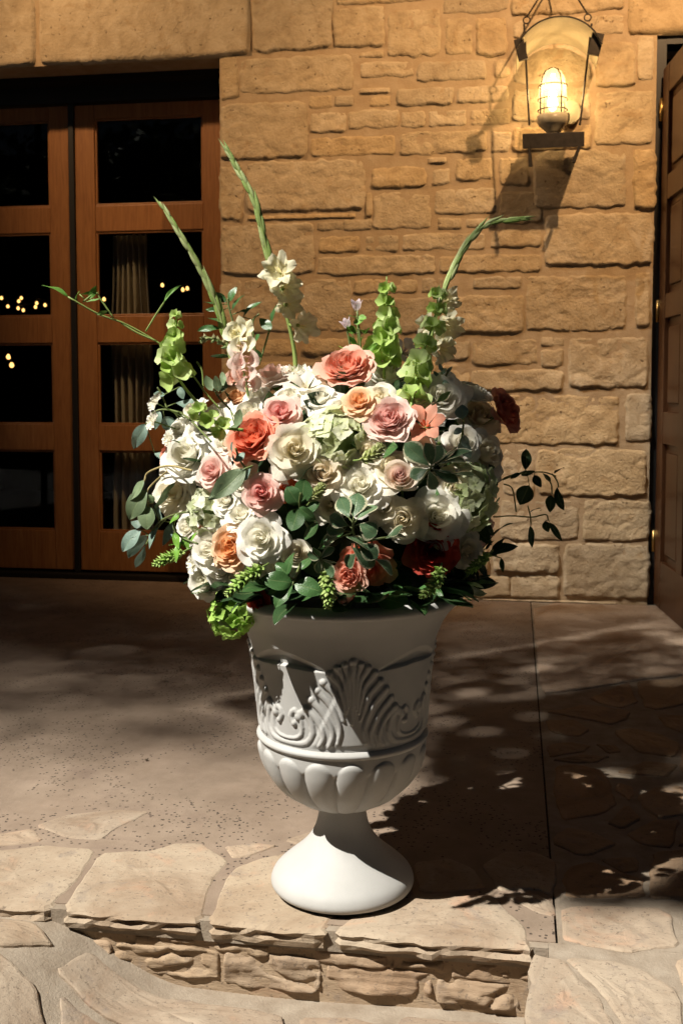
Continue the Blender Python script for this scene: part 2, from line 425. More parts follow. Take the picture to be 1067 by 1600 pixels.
def chaikin(P, it=1):
    for _ in range(it):
        Q = []
        for i in range(len(P)):
            a = P[i]; b = P[(i + 1) % len(P)]
            Q.append(a.lerp(b, 0.10)); Q.append(a.lerp(b, 0.90))
        P = Q
    return P
def flagstone(poly, z, parent, mat, top=0.008, depth=0.03, seed=0, jag=0.004, zfun=None, name='flagstone', edge_front=False):
    P = chaikin([Vector((p.x, p.y, 0)) for p in poly], 1)
    if sum((P[i].x * P[(i + 1) % len(P)].y - P[(i + 1) % len(P)].x * P[i].y) for i in range(len(P))) < 0: P.reverse()
    R = []
    for i in range(len(P)):
        a = P[i]; b = P[(i + 1) % len(P)]; m = max(1, int((b - a).length / 0.018))
        for k in range(m): R.append(a.lerp(b, k / m))
    n = len(R); A = np.array([[r.x, r.y, seed] for r in R])
    nz = fbm(A * [28, 28, 1], 3); nb = fbm(A * [9, 9, 1] + 5, 2)
    nor = []
    for i in range(n):
        t = R[(i + 1) % n] - R[i - 1]; nor.append(Vector((t.y, -t.x, 0)).normalized())
    O = [R[i] + nor[i] * (nz[i] * jag + nb[i] * jag * 1.2) for i in range(n)]
    zf = (lambda p: zfun(p.x, p.y)) if zfun else (lambda p: z)
    vs = []; fs = []
    lev = [(0.0, -depth), (0.0, top - 0.004), (-0.003, top - 0.001), (-0.008, top)]
    if edge_front: lev = [(0.0, -depth), (0.006, -depth * 0.66), (0.0, -depth * 0.4), (0.007, -depth * 0.15), (0.003, top - 0.006), (-0.006, top - 0.001), (-0.016, top)]
    J = fbm(np.array([[o.x * 30, o.y * 30, k * 3.1 + seed] for k in range(len(lev)) for o in O]), 3).reshape(len(lev), n)
    for k, (off, dz) in enumerate(lev):
        ja = 0.012 if (edge_front and k < len(lev) - 2) else 0.0015
        for i in range(n):
            q = O[i] + nor[i] * (off + J[k, i] * ja * (1 if (not edge_front or nor[i].y < -0.5) else 0.15))
            vs.append((q.x, q.y, zf(q) + dz))
    L = len(lev)
    for k in range(L - 1):
        for i in range(n):
            fs.append((k * n + i, k * n + (i + 1) % n, (k + 1) * n + (i + 1) % n, (k + 1) * n + i))
    if True:
        top_ring = [vs[(L - 1) * n + i] for i in range(n)]
        cx_ = sum(p[0] for p in top_ring) / n; cy_ = sum(p[1] for p in top_ring) / n; b0 = (L - 1) * n
        for q_, amp in ((0.85, 0.0008), (0.68, 0.0014), (0.5, 0.002), (0.3, 0.002)):
            nb_ = len(vs)
            for p in top_ring: vs.append((cx_ + (p[0] - cx_) * q_, cy_ + (p[1] - cy_) * q_, zf(Vector((cx_ + (p[0] - cx_) * q_, cy_ + (p[1] - cy_) * q_, 0))) + top + amp * math.sin(p[0] * 31 + seed) * math.cos(p[1] * 27 + q_ * 9)))
            for i in range(n): fs.append((b0 + i, b0 + (i + 1) % n, nb_ + (i + 1) % n, nb_ + i))
            b0 = nb_
        vs.append((cx_, cy_, zf(Vector((cx_, cy_, 0))) + top)); c_ = len(vs) - 1
        for i in range(n): fs.append((b0 + i, b0 + (i + 1) % n, c_))
    me = mesh_of(name, vs, fs, mat, False)
    o = link(name, me, parent); return o

def zp(pts, ox, oy, sc): return [(ox + x / sc, oy + y / sc) for x, y in pts]
Z7 = lambda p: zp(p, 0, 1240, 1.905)
Z8 = lambda p: zp(p, 500, 1240, 1.882)
ZC = lambda p: zp(p, 820, 1030, 3.72)
front = [  # stones along the step edge (their front side is broken rock)
    Z7([(-170, 178), (0, 168), (140, 152), (285, 166), (235, 262), (150, 336), (0, 350), (-170, 350)]),
    Z7([(296, 178), (440, 170), (520, 146), (600, 146), (682, 198), (640, 262), (602, 376), (400, 366), (178, 352)]),
    Z7([(702, 216), (780, 190), (905, 168), (1040, 172), (1130, 215), (1100, 300), (985, 372), (955, 404), (780, 392), (622, 378), (660, 270)]),
    Z8([(92, 362), (270, 302), (505, 296), (552, 345), (600, 385), (618, 430), (596, 456), (400, 458), (200, 440), (45, 412)]),
]
flat_l = [
    Z7([(-60, 125), (0, 120), (95, 106), (128, 140), (0, 158), (-60, 160)]),
    Z7([(108, 98), (190, 66), (330, 49), (448, 54), (362, 98), (300, 138), (200, 130)]),
    Z7([(668, 158), (760, 152), (828, 156), (745, 184), (690, 194)]),
    Z7([(850, 140), (930, 112), (1010, 118), (1000, 150), (890, 158)]),
    Z8([(470, 216), (540, 174), (620, 172), (694, 198), (686, 306), (640, 284), (520, 284)]),
    Z8([(272, 204), (380, 192), (456, 220), (500, 286), (290, 296)]),
    Z8([(528, 296), (640, 296), (682, 322), (684, 358), (640, 350)]),
]
flat_r = [
    Z8([(708, 334), (990, 336), (1040, 362), (1056, 448), (900, 468), (770, 446), (712, 428)]),
    Z8([(618, 470), (712, 492), (775, 556), (830, 604), (905, 740), (600, 740)]),
    Z8([(725, 484), (860, 490), (960, 522), (1040, 576), (1066, 620), (1090, 740), (925, 740), (850, 612), (784, 548)]),
    Z8([(1040, 494), (1120, 450), (1180, 480), (1180, 660), (1080, 600)]),
    ZC([(112, 352), (300, 352), (388, 415), (310, 452), (152, 428)]), ZC([(512, 418), (620, 402), (800, 442), (900, 490), (868, 572), (642, 538)]),
    ZC([(768, 322), (960, 334), (1010, 420), (919, 436), (802, 388)]), ZC([(128, 500), (260, 478), (386, 506), (340, 543), (132, 574)]),
    ZC([(180, 624), (300, 614), (440, 642), (498, 700), (500, 772), (540, 848), (430, 912), (212, 942), (162, 760)]),
    ZC([(645, 802), (752, 744), (880, 734), (980, 760), (985, 900), (780, 926), (684, 868)]), ZC([(474, 955), (590, 854), (674, 928), (560, 982)]),
    ZC([(164, 1040), (242, 978), (400, 1012), (534, 1074), (380, 1142), (300, 1136), (174, 1080)]), ZC([(576, 1015), (742, 934), (905, 938), (852, 1096), (700, 1082)]),
    ZC([(650, 132), (860, 118), (980, 76), (1040, 150), (1000, 250), (764, 296), (690, 276), (660, 190)]),
    ZC([(372, 226), (600, 130), (632, 200), (652, 248), (560, 286), (440, 258)]), ZC([(110, 306), (360, 264), (610, 302), (594, 348), (500, 382), (310, 344)]),
    ZC([(526, 656), (700, 594), (895, 614), (818, 686), (700, 676)]), ZC([(402, 492), (536, 502), (556, 538), (482, 544)]),
    ZC([(252, 1200), (380, 1174), (640, 1264), (686, 1282), (696, 1384), (236, 1384), (216, 1272)]), ZC([(424, 1162), (640, 1154), (648, 1228), (562, 1246)]),
    ZC([(735, 1124), (960, 1104), (1040, 1240), (1010, 1394), (726, 1394), (712, 1260)]), ZC([(545, 722), (622, 742), (640, 790), (600, 826), (524, 766)]),
    ZC([(905, 520), (980, 480), (1080, 520), (1070, 690), (930, 690), (900, 610)]), ZC([(880, 1090), (930, 950), (1060, 930), (1120, 1080), (960, 1090)]),
    ZC([(150, 588), (330, 556), (500, 568), (430, 600), (300, 604)]),
]
for k, p in enumerate(front):
    W = [gnd(*q) for q in p]
    for w in W:
        if w.y < YE + 0.04: w.y = YE + 0.004 * math.sin(w.x * 40)
    flagstone(W, 0.0, terrace, M['flag'], 0.003, 0.036, k, 0.005, None, 'edge_flagstone', True)
for k, p in enumerate(flat_l + flat_r):
    W = [gnd(*q) for q in p]
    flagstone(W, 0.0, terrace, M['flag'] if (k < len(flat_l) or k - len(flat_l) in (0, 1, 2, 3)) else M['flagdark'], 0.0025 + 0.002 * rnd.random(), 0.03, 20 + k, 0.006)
slabq = [(XJ + 0.01, YW - 0.02), (XJ + 0.01, 1.62), (0.62, 1.70), (0.86, 1.88), (1.15, 2.04), (1.5, 2.2), (1.62, YW - 0.02)]
flagstone([Vector((x, y, 0)) for x, y in slabq], 0.0, terrace, M['slab'], 0.006, 0.03, 77, 0.003, None, 'smooth_slab')
# a few more stones beyond the frame's right edge
for k in range(26):
    x = 1.35 + (k % 4) * 0.42 + rnd.uniform(-.05, .05); y = -1.9 + (k // 4) * 0.5 + rnd.uniform(-.05, .05)
    if y < YE and x < 1.3: continue
    q = [Vector((x + 0.19 * math.cos(a + .3) * rnd.uniform(.8, 1.08), y + 0.21 * math.sin(a + .3) * rnd.uniform(.8, 1.08), 0)) for a in [i * math.pi / 3 for i in range(6)]]
    if min(v.x for v in q) < 1.24 and min(v.y for v in q) > -0.5: continue
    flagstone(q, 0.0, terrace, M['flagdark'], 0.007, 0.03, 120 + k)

# lower stones
low = [
    [(-1.30, -.27), (-.98, -.255), (-.72, -.25), (-.62, -.285), (-.56, -.35), (-.66, -.405), (-1.28, -.40)],
    [(-.50, -.315), (-.40, -.325), (-.20, -.335), (-.085, -.345), (-.06, -.40), (-.13, -.455), (-.40, -.445), (-.545, -.405)],
    [(-1.28, -.425), (-.66, -.43), (-.55, -.46), (-.49, -.55), (-.55, -.69), (-1.26, -.68)],
    [(-.51, -.445), (-.40, -.47), (-.14, -.48), (-.095, -.56), (-.12, -.69), (-.50, -.70), (-.465, -.55)],
    [(-.045, -.345), (.06, -.335), (.125, -.345), (.13, -.42), (.04, -.445), (-.03, -.43)],
    [(.155, -.315), (.28, -.30), (.405, -.305), (.405, -.44), (.30, -.475), (.16, -.455)],
    [(-.065, -.475), (.04, -.47), (.14, -.49), (.155, -.60), (.13, -.70), (-.08, -.70)],
    [(.18, -.485), (.31, -.50), (.405, -.475), (.405, -.70), (.18, -.70)],
]
for k, p in enumerate(low):
    flagstone([Vector((x, min(y + 0.088, -0.226), 0)) for x, y in p], 0.0, lower, M['flag'], 0.0015, 0.03, 60 + k, 0.007, lower_z)
for k in range(24):   # stones under and behind the camera
    x = -2.6 + (k % 6) * 0.52 + rnd.uniform(-.06, .06); y = -0.90 - (k // 6) * 0.55 + rnd.uniform(-.05, .05)
    q = [Vector((x + 0.23 * math.cos(a) * rnd.uniform(.8, 1.08), y + 0.24 * math.sin(a) * rnd.uniform(.8, 1.08), 0)) for a in [i * math.pi / 3 for i in range(6)]]
    if max(v.x for v in q) < XS - 0.05: flagstone(q, 0.0, lower, M['flag'], 0.0005, 0.03, 160 + k, 0.008, lower_z)

# ------------------------------------------------------------------ rough stones on an upright face
def rough_stone(x0, z0, x1, z1, yface, proud, parent, mat, seed, cell=0.014, rough=0.006, wob=0.008, name='stone', chip=0.5):
    w, h = x1 - x0, z1 - z0
    nx = max(5, int(w / cell)); ny = max(5, int(h / cell))
    s = np.linspace(-1, 1, nx + 1); t = np.linspace(-1, 1, ny + 1)
    S, T = np.meshgrid(s, t)
    k = 0.035 * min(1, 0.12 / max(h, 0.03))
    wob = min(wob, 0.12 * min(w, h))
    xl = fbm(np.stack([np.full_like(t, seed), t * h * 14, t * 0 + 1.5], -1), 3) * wob
    xr = fbm(np.stack([np.full_like(t, seed + 9), t * h * 14, t * 0 + 2.5], -1), 3) * wob
    zb = fbm(np.stack([np.full_like(s, seed + 4), s * w * 11, s * 0 + 3.5], -1), 3) * wob * 1.3
    zt = fbm(np.stack([np.full_like(s, seed + 6), s * w * 11, s * 0 + 4.5], -1), 3) * wob
    cr = min(0.012, 0.12 * min(w, h))
    X = (x0 + x1) / 2 + S * w / 2 + (xl[:, None] * (1 - S) / 2 + xr[:, None] * (1 + S) / 2) - np.sign(S) * cr * (np.abs(S) ** 6) * (np.abs(T) ** 5)
    Z = (z0 + z1) / 2 + T * h / 2 + (zb[None, :] * (1 - T) / 2 + zt[None, :] * (1 + T) / 2) - np.sign(T) * cr * (np.abs(T) ** 6) * (np.abs(S) ** 5)
    de = np.minimum((1 - np.abs(S)) * w / 2, (1 - np.abs(T)) * h / 2)
    P = np.stack([X * 1.0 + seed * 3.7, Z, Z * 0 + seed], -1)
    e = np.clip((de + 0.004 * fbm(P * 40, 2)) / (0.003 + 0.005 * (fbm(P * 5 + 77, 2) * .5 + .5)), 0, 1); e = np.where(de <= 1e-6, 0, e); e = np.sqrt(e * (2 - e))
    rel = fbm(P * 7, 3) * 0.7 + 0.55 * fbm(P * 26, 3) + 0.5 * np.clip(fbm(P * np.array([9, 14, 1]) + 9, 2) * 3, -1, 1)
    rid = 1 - np.abs(fbm(P * np.array([6, 11, 1]) + 31, 3)) * 2.2
    led = np.clip((rid - 0.80) / 0.2, 0, 1)
    # chipped lower arris
    low = np.clip(1 - (T + 1) * h / 2 / (0.045 + 0.03 * fbm(P * 6 + 3, 2)), 0, 1) * np.clip(fbm(P * np.array([5, 1, 1]) + 50, 2) * 3 + chip, 0, 1)
    if name == 'riser_stone':
        lay = np.sin((Z + 0.006 * fbm(P * 12 + 5, 2)) * 420) * 0.5 + np.clip(fbm(P * np.array([22, 40, 1]) + 3, 2) * 4, -1, 1)
        rel = rel * 0.9 + lay * 0.16
    D = e * (proud * (0.80 - 0.45 * T) + rough * rel - led * rough * 1.5 - low * proud * 0.35) - 0.006 * (de <= 1e-6)
    Y = yface - np.maximum(D, -0.006)
    vs = np.stack([X, Y, Z], -1).reshape(-1, 3)
    a = (np.arange(ny)[:, None] * (nx + 1) + np.arange(nx)[None, :]).ravel()
    fs = np.stack([a, a + 1, a + nx + 2, a + nx + 1], -1)
    return link(name, mesh_of(name, vs.tolist(), fs.tolist(), mat, True), parent)

MB().box((-4.2, YE + 0.008, -0.046), (XS + 0.02, YE + 0.03, -0.0025)).build('step_mortar', M['grout'], terrace)
# riser stones of the step
for k, (x0, y0, x1, y1) in enumerate([(100, 1458, 178, 1506), (180, 1466, 345, 1530), (349, 1480, 504, 1552), (508, 1500, 676, 1562), (680, 1524, 812, 1578)]):
    a = at_y(x0, y0, YE + 0.02); b = at_y(x1, y1, YE + 0.02)
    rough_stone(a.x, max(b.z, -0.16), b.x, min(a.z, -0.05), YE + 0.016, 0.011, terrace, M['riser'], 300 + k, 0.0042, 0.0085, 0.005, 'riser_stone')
MB().box((-4.2, YE + 0.015, -0.30), (XS + 0.02, YE + 0.05, -0.042)).build('riser_mortar', M['riser'], terrace)
for x0, x1, z0, z1 in ((-0.42, -0.12, -0.075, -0.045), (-0.11, 0.14, -0.078, -0.046), (0.15, 0.24, -0.07, -0.045), (0.25, XS - 0.01, -0.088, -0.046)):
    rough_stone(x0, z0, x1, z1, YE + 0.018, 0.008, terrace, M['riser'], 330 + int(x0 * 100), 0.005, 0.008, 0.003, 'riser_stone')
o = rough_stone(-1.3, -0.16, -0.0, -0.01, 0, 0.012, terrace, M['flag'], 345, 0.02, 0.006, 0.004, 'side_stone')
o.matrix_world = Matrix(((0, 1, 0, XS + 0.025), (1, 0, 0, YE - 0.02), (0, 0, 1, 0), (0, 0, 0, 1)))

# ------------------------------------------------------------------ the stone wall
wall = thing('stone_wall', 'rough limestone block wall with smeared tan mortar behind the urn', 'wall', (0, YW, 0))
wall.location = (0, 0, 0)
YM = YW + 0.010            # mortar face
ZT = 3.75
MB().box((XL1, YM, 0), (XR0, YW + WT, ZL)).build('mortar', M['mortar'], wall)
MB().box((-4.4, YM, ZL), (4.2, YW + WT, ZT)).build('mortar', M['mortar'], wall)
MB().box((-4.4, YM, 0), (XL0, YW + WT, ZL)).build('mortar', M['mortar'], wall)
MB().box((XR1, YM, 0), (4.2, YW + WT, ZL)).build('mortar', M['mortar'], wall)
STONES = [  # photo pixels: left, top, right, bottom
 (395,-22,518,79),(520,8,601,74),(347,87,371,156),(374,86,551,146),(345,159,481,249),(481,148,520,171),(522,149,552,167),(484,173,541,209),(543,171,624,202),
 (485,212,617,245),(560,78,600,90),(562,93,647,121),(562,136,608,146),(578,148,609,168),(606,13,687,89),(695,27,737,86),(742,27,792,87),(692,-16,793,22),(525,-20,686,5),
 (651,93,758,127),(771,91,796,122),(618,136,709,166),(714,134,793,161),(668,170,730,199),(626,171,664,200),(735,168,796,197),(623,203,762,241),(800,-15,972,20),
 (800,62,925,130),(800,135,922,190),(800,195,925,236),(931,65,993,136),(996,55,1031,127),(928,140,1027,228),(800,24,975,58),(768,203,797,240),
 (832,233,978,326),(988,232,1026,327),(849,333,1026,416),(823,428,977,518),(990,425,1024,512),
 (582,259,664,294),(667,245,697,256),(676,262,702,290),(711,244,768,284),(677,292,775,336),(583,299,674,359),(681,338,722,359),(627,362,759,393),(570,366,621,394),
 (778,244,828,290),(780,296,846,350),(728,340,774,357),(766,358,846,388),(687,396,845,427),(497,399,679,430),(657,433,711,459),(737,432,816,453),(700,461,818,521),(552,435,652,460),
 (384,250,570,331),(347,254,380,345),(386,334,556,343),(345,348,490,430),(495,344,535,362),(537,342,580,362),(496,369,563,396),(572,300,580,340),
 (345,436,378,520),(381,436,548,520),(552,464,696,521),(737,528,840,572),(845,526,881,543),(845,546,880,575),(888,526,1020,607),(690,531,734,563),(737,577,880,612),(690,568,734,612),
 (760,617,967,696),(977,614,1015,692),(785,700,835,776),(838,700,1012,776),(780,781,905,846),(911,781,1011,847),(770,850,874,897),(879,850,1009,936),(734,899,796,937),(798,899,874,937),
]
for k, (x0, y0, x1, y1) in enumerate(STONES):
    a = at_y((x0 + x1) / 2, y0, YW); b = at_y((x0 + x1) / 2, y1, YW)
    l = at_y(x0, (y0 + y1) / 2, YW); r = at_y(x1, (y0 + y1) / 2, YW)
    gx = rnd.uniform(0.000, 0.009)
    xa, xb = max(l.x - gx, XL1 - 0.012), min(r.x + gx, XR0 + 0.012)
    if xb > XR0 - 0.06: xb = XR0 + rnd.uniform(-0.012, 0.015)
    if xa < XL1 + 0.05: xa = XL1 - rnd.uniform(0.0, 0.012)
    big = (xb - xa) * (a.z - b.z)
    rough_stone(xa, max(0.012, b.z), xb, a.z + rnd.uniform(0.0, 0.007), YM, 0.006 + 0.009 * rnd.random() ** 1.5, wall, M['stone'], k * 1.37 + 2, 0.0105, 0.0038, 0.015)
def courses(x0, x1, z0, z1, seed, hs=(0.14, 0.26), ws=(0.25, 0.55)):
    r = random.Random(seed); z = z0; k = 0
    while z < z1 - 0.05:
        h = min(r.uniform(*hs), z1 - z)
        if z1 - z - h < 0.09: h = z1 - z
        x = x0
        while x < x1 - 0.02:
            w = r.uniform(*ws)
            if x1 - x - w < 0.15: w = x1 - x
            rough_stone(x + 0.008, z + 0.008, x + w - 0.008, z + h - 0.008, YM, 0.007 + 0.010 * r.random(), wall, M['stone'], seed + k * 1.9, 0.016, 0.0038, 0.013)
            x += w; k += 1
        z += h
zA = at_y(560, 523, YW).z; xA = at_y(685, 700, YW).x; xB = at_y(768, 780, YW).x
courses(XL1 - 0.004, xA, 0.01, zA, 500)                       # behind the bouquet
courses(xA + 0.005, at_y(755, 660, YW).x, at_y(720, 780, YW).z, at_y(720, 614, YW).z, 530)
courses(xA + 0.005, at_y(732, 860, YW).x, 0.01, at_y(720, 782, YW).z, 540)
courses(at_y(734, 860, YW).x, at_y(768, 860, YW).x, at_y(740, 897, YW).z, at_y(740, 782, YW).z, 545)
courses(-4.4, XL0 + 0.005, 0.01, ZL, 560); courses(XR1 - 0.005, 4.2, 0.01, ZL, 600)
courses(at_y(395, 0, YW).x, 4.2, at_y(700, -24, YW).z, ZT, 640)
# lintel blocks: dressed smooth stone
for k, (xa, xb) in enumerate([(-3.3, at_y(57, 50, YW).x), (at_y(60, 50, YW).x, at_y(392, 40, YW).x)]):
    rough_stone(xa, ZL - 0.004, xb, 3.30, YM, 0.020, wall, M['stone'], 700 + k, 0.016, 0.0025, 0.005, 'lintel', 0.1)
rough_stone(at_y(979, 20, YW).x, ZL - 0.003, 2.3, 3.12, YM, 0.020, wall, M['stone'], 706, 0.016, 0.0025, 0.004, 'lintel', 0.1)
courses(-4.4, at_y(392, 0, YW).x, 3.31, ZT, 660)
rough_stone(at_y(700, 940, YW).x, 0.002, XR0 - 0.15, 0.014, YM, 0.02, wall, M['stone'], 720, 0.012, 0.003, 0.003)

# ------------------------------------------------------------------ glazed timber doors at the left
doorway = thing('door_frame', 'dark head and threshold framing the glazed oak doors', 'door frame', (0, 0, 0))
ZD1 = 2.74; ZD0 = 0.045
MB().box((XL0, YD - 0.02, ZD1 + 0.012), (XL1 + 0.002, YD + 0.09, ZL + 0.01)).build('head', M['black'], doorway)
MB().box((XL0, YD - 0.06, 0.0), (XL1 + 0.002, YD + 0.09, 0.03), 0.004).build('threshold', M['dark'], doorway)
MB().box((XL0, YW + 0.2, ZL - 0.03), (XL1, YD - 0.021, ZL + 0.01)).build('soffit_board', M['dark'], doorway)
def glazed_leaf(xa, xb, label):
    t = thing('glazed_door', label, 'door', ((xa + xb) / 2, YD, 0), 'glazed oak doors')
    T = Vector((-(xa + xb) / 2, -YD, 0))
    def part(name, a, b, mat, bev=0.004, parent=None):
        m = MB().box(a, b, bev); m.v = [tuple(Vector(v) + T) for v in m.v]; return m.build(name, mat, parent or t)
    sw = 0.118
    rails = [(ZD0, 0.235), (0.66, 0.80), (1.19, 1.335), (1.715, 1.86), (2.20, 2.345 - 0.005), (2.625, ZD1)]
    # rail heights read off the photograph
    zz = lambda y: at_y(230, y, YD).z
    rails = [(ZD0, zz(832)), (zz(705), zz(664)), (zz(535), zz(493)), (zz(360), zz(319)), (zz(182), ZD1)]
    part('stile', (xa, YD, ZD0), (xa + sw, YD + 0.05, ZD1), M['wood']); part('stile', (xb - sw, YD, ZD0), (xb, YD + 0.05, ZD1), M['wood'])
    for z0, z1 in rails:
        part('rail', (xa + sw + 0.0005, YD + 0.002, z0), (xb - sw - 0.0005, YD + 0.048, z1), M['wood'])
    for i in range(4):
        z0 = rails[i][1]; z1 = rails[i + 1][0]; x0 = xa + sw; x1 = xb - sw
        p = part('pane', (x0 - 0.004, YD + 0.026, z0 - 0.004), (x1 + 0.004, YD + 0.030, z1 + 0.004), M['glass'], 0)
        b = 0.012
        for a_, b_ in (((x0, z0), (x1, z0 + b)), ((x0, z1 - b), (x1, z1)), ((x0, z0 + b), (x0 + b, z1 - b)), ((x1 - b, z0 + b), (x1, z1 - b))):
            part('glazing_bead', (a_[0], YD + 0.010, a_[1]), (b_[0], YD + 0.025, b_[1]), M['wood'], 0.003, p)
    return t
xm = at_y(115, 400, YD).x
wleaf = at_y(336, 400, YD).x - at_y(120, 400, YD).x
xc = at_y(120, 400, YD).x
glazed_leaf(xc, xc + 2 * 0.118 + (at_y(320, 400, YD).x - at_y(152, 400, YD).x), 'right leaf of the glazed oak doors, beside the stone wall')
wl_ = 2 * 0.118 + (at_y(320, 400, YD).x - at_y(152, 400, YD).x)
xl = at_y(110, 400, YD).x
glazed_leaf(xl - wl_, xl, 'left leaf of the glazed oak doors, cut by the photo edge')
a = MB().box((xl + 0.002, YD - 0.012, 0.03), (xc - 0.002, YD + 0.05, ZD1 + 0.01), 0.004).build('astragal', M['black'], doorway)
MB().box((XL0, YD - 0.01, 0.03), (xl - wl_ - 0.003, YD + 0.08, ZD1 + 0.01), 0.004).build('jamb', M['black'], doorway)
MB().box((xc + wl_ + 0.003, YD - 0.01, 0.03), (XL1 + 0.12, YD + 0.08, ZD1 + 0.01), 0.004).build('jamb', M['black'], doorway)

# the dark room behind the doors
room = struct(bpy.data.objects.new('room', None)); COL.objects.link(room)
MB().box((-5.2, YW + 5.5, 0.0), (0.6, YW + 5.6, 3.4)).build('back_wall', M['dark'], room)
MB().box((-5.3, YW + WT, 0.0), (-5.2, YW + 5.5, 3.4)).build('side_wall', M['dark'], room)
MB().box((0.6, YW + WT, 0.0), (0.7, YW + 5.5, 3.4)).build('side_wall', M['dark'], room)
MB().box((-5.3, YW + WT, 3.4), (0.7, YW + 5.6, 3.5)).build('ceiling', M['dark'], room)
MB().box((-5.3, YW + 0.501, -0.05), (0.7, YW + 5.6, 0.002)).build('floor', M['dark'], room)

# curtain behind the right leaf
yc = YD + 0.32
def curtain(x0, x1, z0, z1, label):
    nx, nz = 120, 30; vs = []; fs = []
    for j in range(nz + 1):
        z = z0 + (z1 - z0) * j / nz
        for i in range(nx + 1):
            u = i / nx; g = 0.75 + 0.25 * (1 - j / nz)
            x = x0 + (x1 - x0) * (0.5 + (u - 0.5) * (g + 0.05 * math.sin(j * 0.4)))
            y = yc + 0.035 * math.sin(u * 2 * math.pi * 6 + 0.3 * math.sin(j * 0.2)) + 0.012 * math.sin(u * 31 + j * 0.15)
            vs.append((x, y, z))
    for j in range(nz):
        for i in range(nx):
            a = j * (nx + 1) + i; fs.append((a, a + 1, a + nx + 2, a + nx + 1))
    o = link('curtain', mesh_of('curtain', vs, fs, M['curtain'])); return tag(o, label, 'curtain')
yc = YD + 0.20
curtain(at_y(170, 500, yc).x, at_y(243, 500, yc).x, 0.06, at_y(200, 368, yc).z, 'pale gathered curtain hanging behind the glass of the right leaf')

# string lights in the room
M['bulb'] = m_emit('warm_bulb', (1.0, 0.50, 0.14), 2.6)
def string_lights(pts, y, label, r=0.013):
    P = [at_y(px, py, y) for px, py in pts]
    t = thing('string_light', label, 'string light', P[0])
    m = MB().tube([p - P[0] + Vector((0, 0, 0.045)) for p in bez(P, 4 * len(P))], 0.003, 5); m.build('wire', M['black'], t)
    for p in P:
        q = p - P[0]
        s = MB().lathe([(0.0, -r), (r * .6, -r * .8), (r, -r * .1), (r * .8, r * .7), (r * .35, r * 1.3), (0.0, r * 1.4)], 12, q, False)
        b = s.build('bulb', M['bulb'], t, True)
        MB().lathe([(r * .4, r * 1.3), (r * .45, 0.05)], 8, q).build('socket', M['black'], b)
string_lights([(3, 466), (13, 479), (30, 471), (34, 466), (29, 482), (37, 485), (56, 480), (58, 474), (71, 477)], YD + 2.8, 'string of warm bulbs glowing inside the left leaf')
string_lights([(163, 468), (183, 456), (191, 451), (254, 446), (286, 453), (293, 451)], YD + 2.4, 'string of warm bulbs glowing inside the right leaf', 0.014)
string_lights([(14, 558), (19, 571)], YD + 2.0, 'pair of glowing bulbs standing in for reflected spots lower in the left leaf', 0.018)  # glowing bulbs imitate two reflections in the glass

# ------------------------------------------------------------------ panelled timber door standing open at the right
hinge = Vector((XR0 + 0.012, YW + 0.01, 0)); free = Vector((1.13, 2.42, 0)); 
dd = (free - hinge); ang = math.atan2(dd.y, dd.x); DW = 1.0; DH = ZL - 0.03
hinge.x = XR0 + 0.085; dd = Vector((0.094, -1, 0)); ang = math.atan2(dd.y, dd.x); DH = 2.70
rd = thing('panel_door', 'dark panelled timber door standing open at the right edge', 'door', hinge)
rd.rotation_euler = (0, 0, ang)
def dpart(name, a, b, mat, bev=0.004, parent=None): return MB().box(a, b, bev).build(name, mat, parent or rd)
TH = 0.055   # visible face is local -y (towards the left)
s = 0.13
dpart('stile', (0.01, -TH, 0.012), (s, 0, DH), M['wood2']); dpart('stile', (DW - s, -TH, 0.012), (DW, 0, DH), M['wood2'])
dpart('stile', (DW / 2 - 0.055, -TH + 0.001, 0.25), (DW / 2 + 0.055, -0.001, DH - 0.14), M['wood2'])
rz = [(0.012, 0.25), (0.84, 1.00), (1.46, 1.58), (2.04, 2.16), (DH - 0.14, DH)]
for z0, z1 in rz: dpart('rail', (s + 0.0005, -TH + 0.0015, z0), (DW - s - 0.0005, -0.0015, z1), M['wood2'])
for i in range(4):
    for x0, x1 in ((s, DW / 2 - 0.055), (DW / 2 + 0.055, DW - s)):
        z0, z1 = rz[i][1], rz[i + 1][0]
        p = dpart('panel', (x0 - 0.004, -TH + 0.022, z0 - 0.004), (x1 + 0.004, -0.018, z1 + 0.004), M['wood2'], 0)
        dpart('raised_field', (x0 + 0.04, -TH + 0.010, z0 + 0.04), (x1 - 0.04, -TH + 0.021, z1 - 0.04), M['wood2'], 0.009, p)
h = MB()
zc = 1.15; xh = 0.88
h.tube([Vector((xh, -TH - 0.002, zc + 0.13)), Vector((xh, -TH - 0.045, zc + 0.11)), Vector((xh, -TH - 0.06, zc + 0.04)), Vector((xh, -TH - 0.06, zc - 0.04)), Vector((xh, -TH - 0.045, zc - 0.11)), Vector((xh, -TH - 0.002, zc - 0.13))], 0.012, 10)
h.box((xh - 0.028, -TH - 0.005, zc - 0.17), (xh + 0.028, -TH - 0.0005, zc + 0.17), 0.002)
h.build('handle', M['iron'], rd, True)
for z in (0.28, 1.45, 2.45):
    MB().lathe([(0.009, 0), (0.009, 0.11)], 10, (0.0, -TH - 0.004, z)).build('hinge', M['brass'], rd, True)
MB().box((XR0, YW + 0.03, 0), (XR0 + 0.05, YW + 0.15, ZL)).build('jamb', M['black'], tag(thing('timber_door_frame', 'black frame in the doorway at the right edge', 'door frame'), None, None))
fr2 = [o for o in bpy.data.objects if o.name.startswith('timber_door_frame')][0]
MB().box((XR1 - 0.05, YW + 0.03, 0), (XR1, YW + 0.15, ZL)).build('jamb', M['black'], fr2)
MB().box((XR0 + 0.0505, YW + 0.03, ZL - 0.04), (XR1 - 0.0505, YW + 0.15, ZL)).build('head', M['black'], fr2)
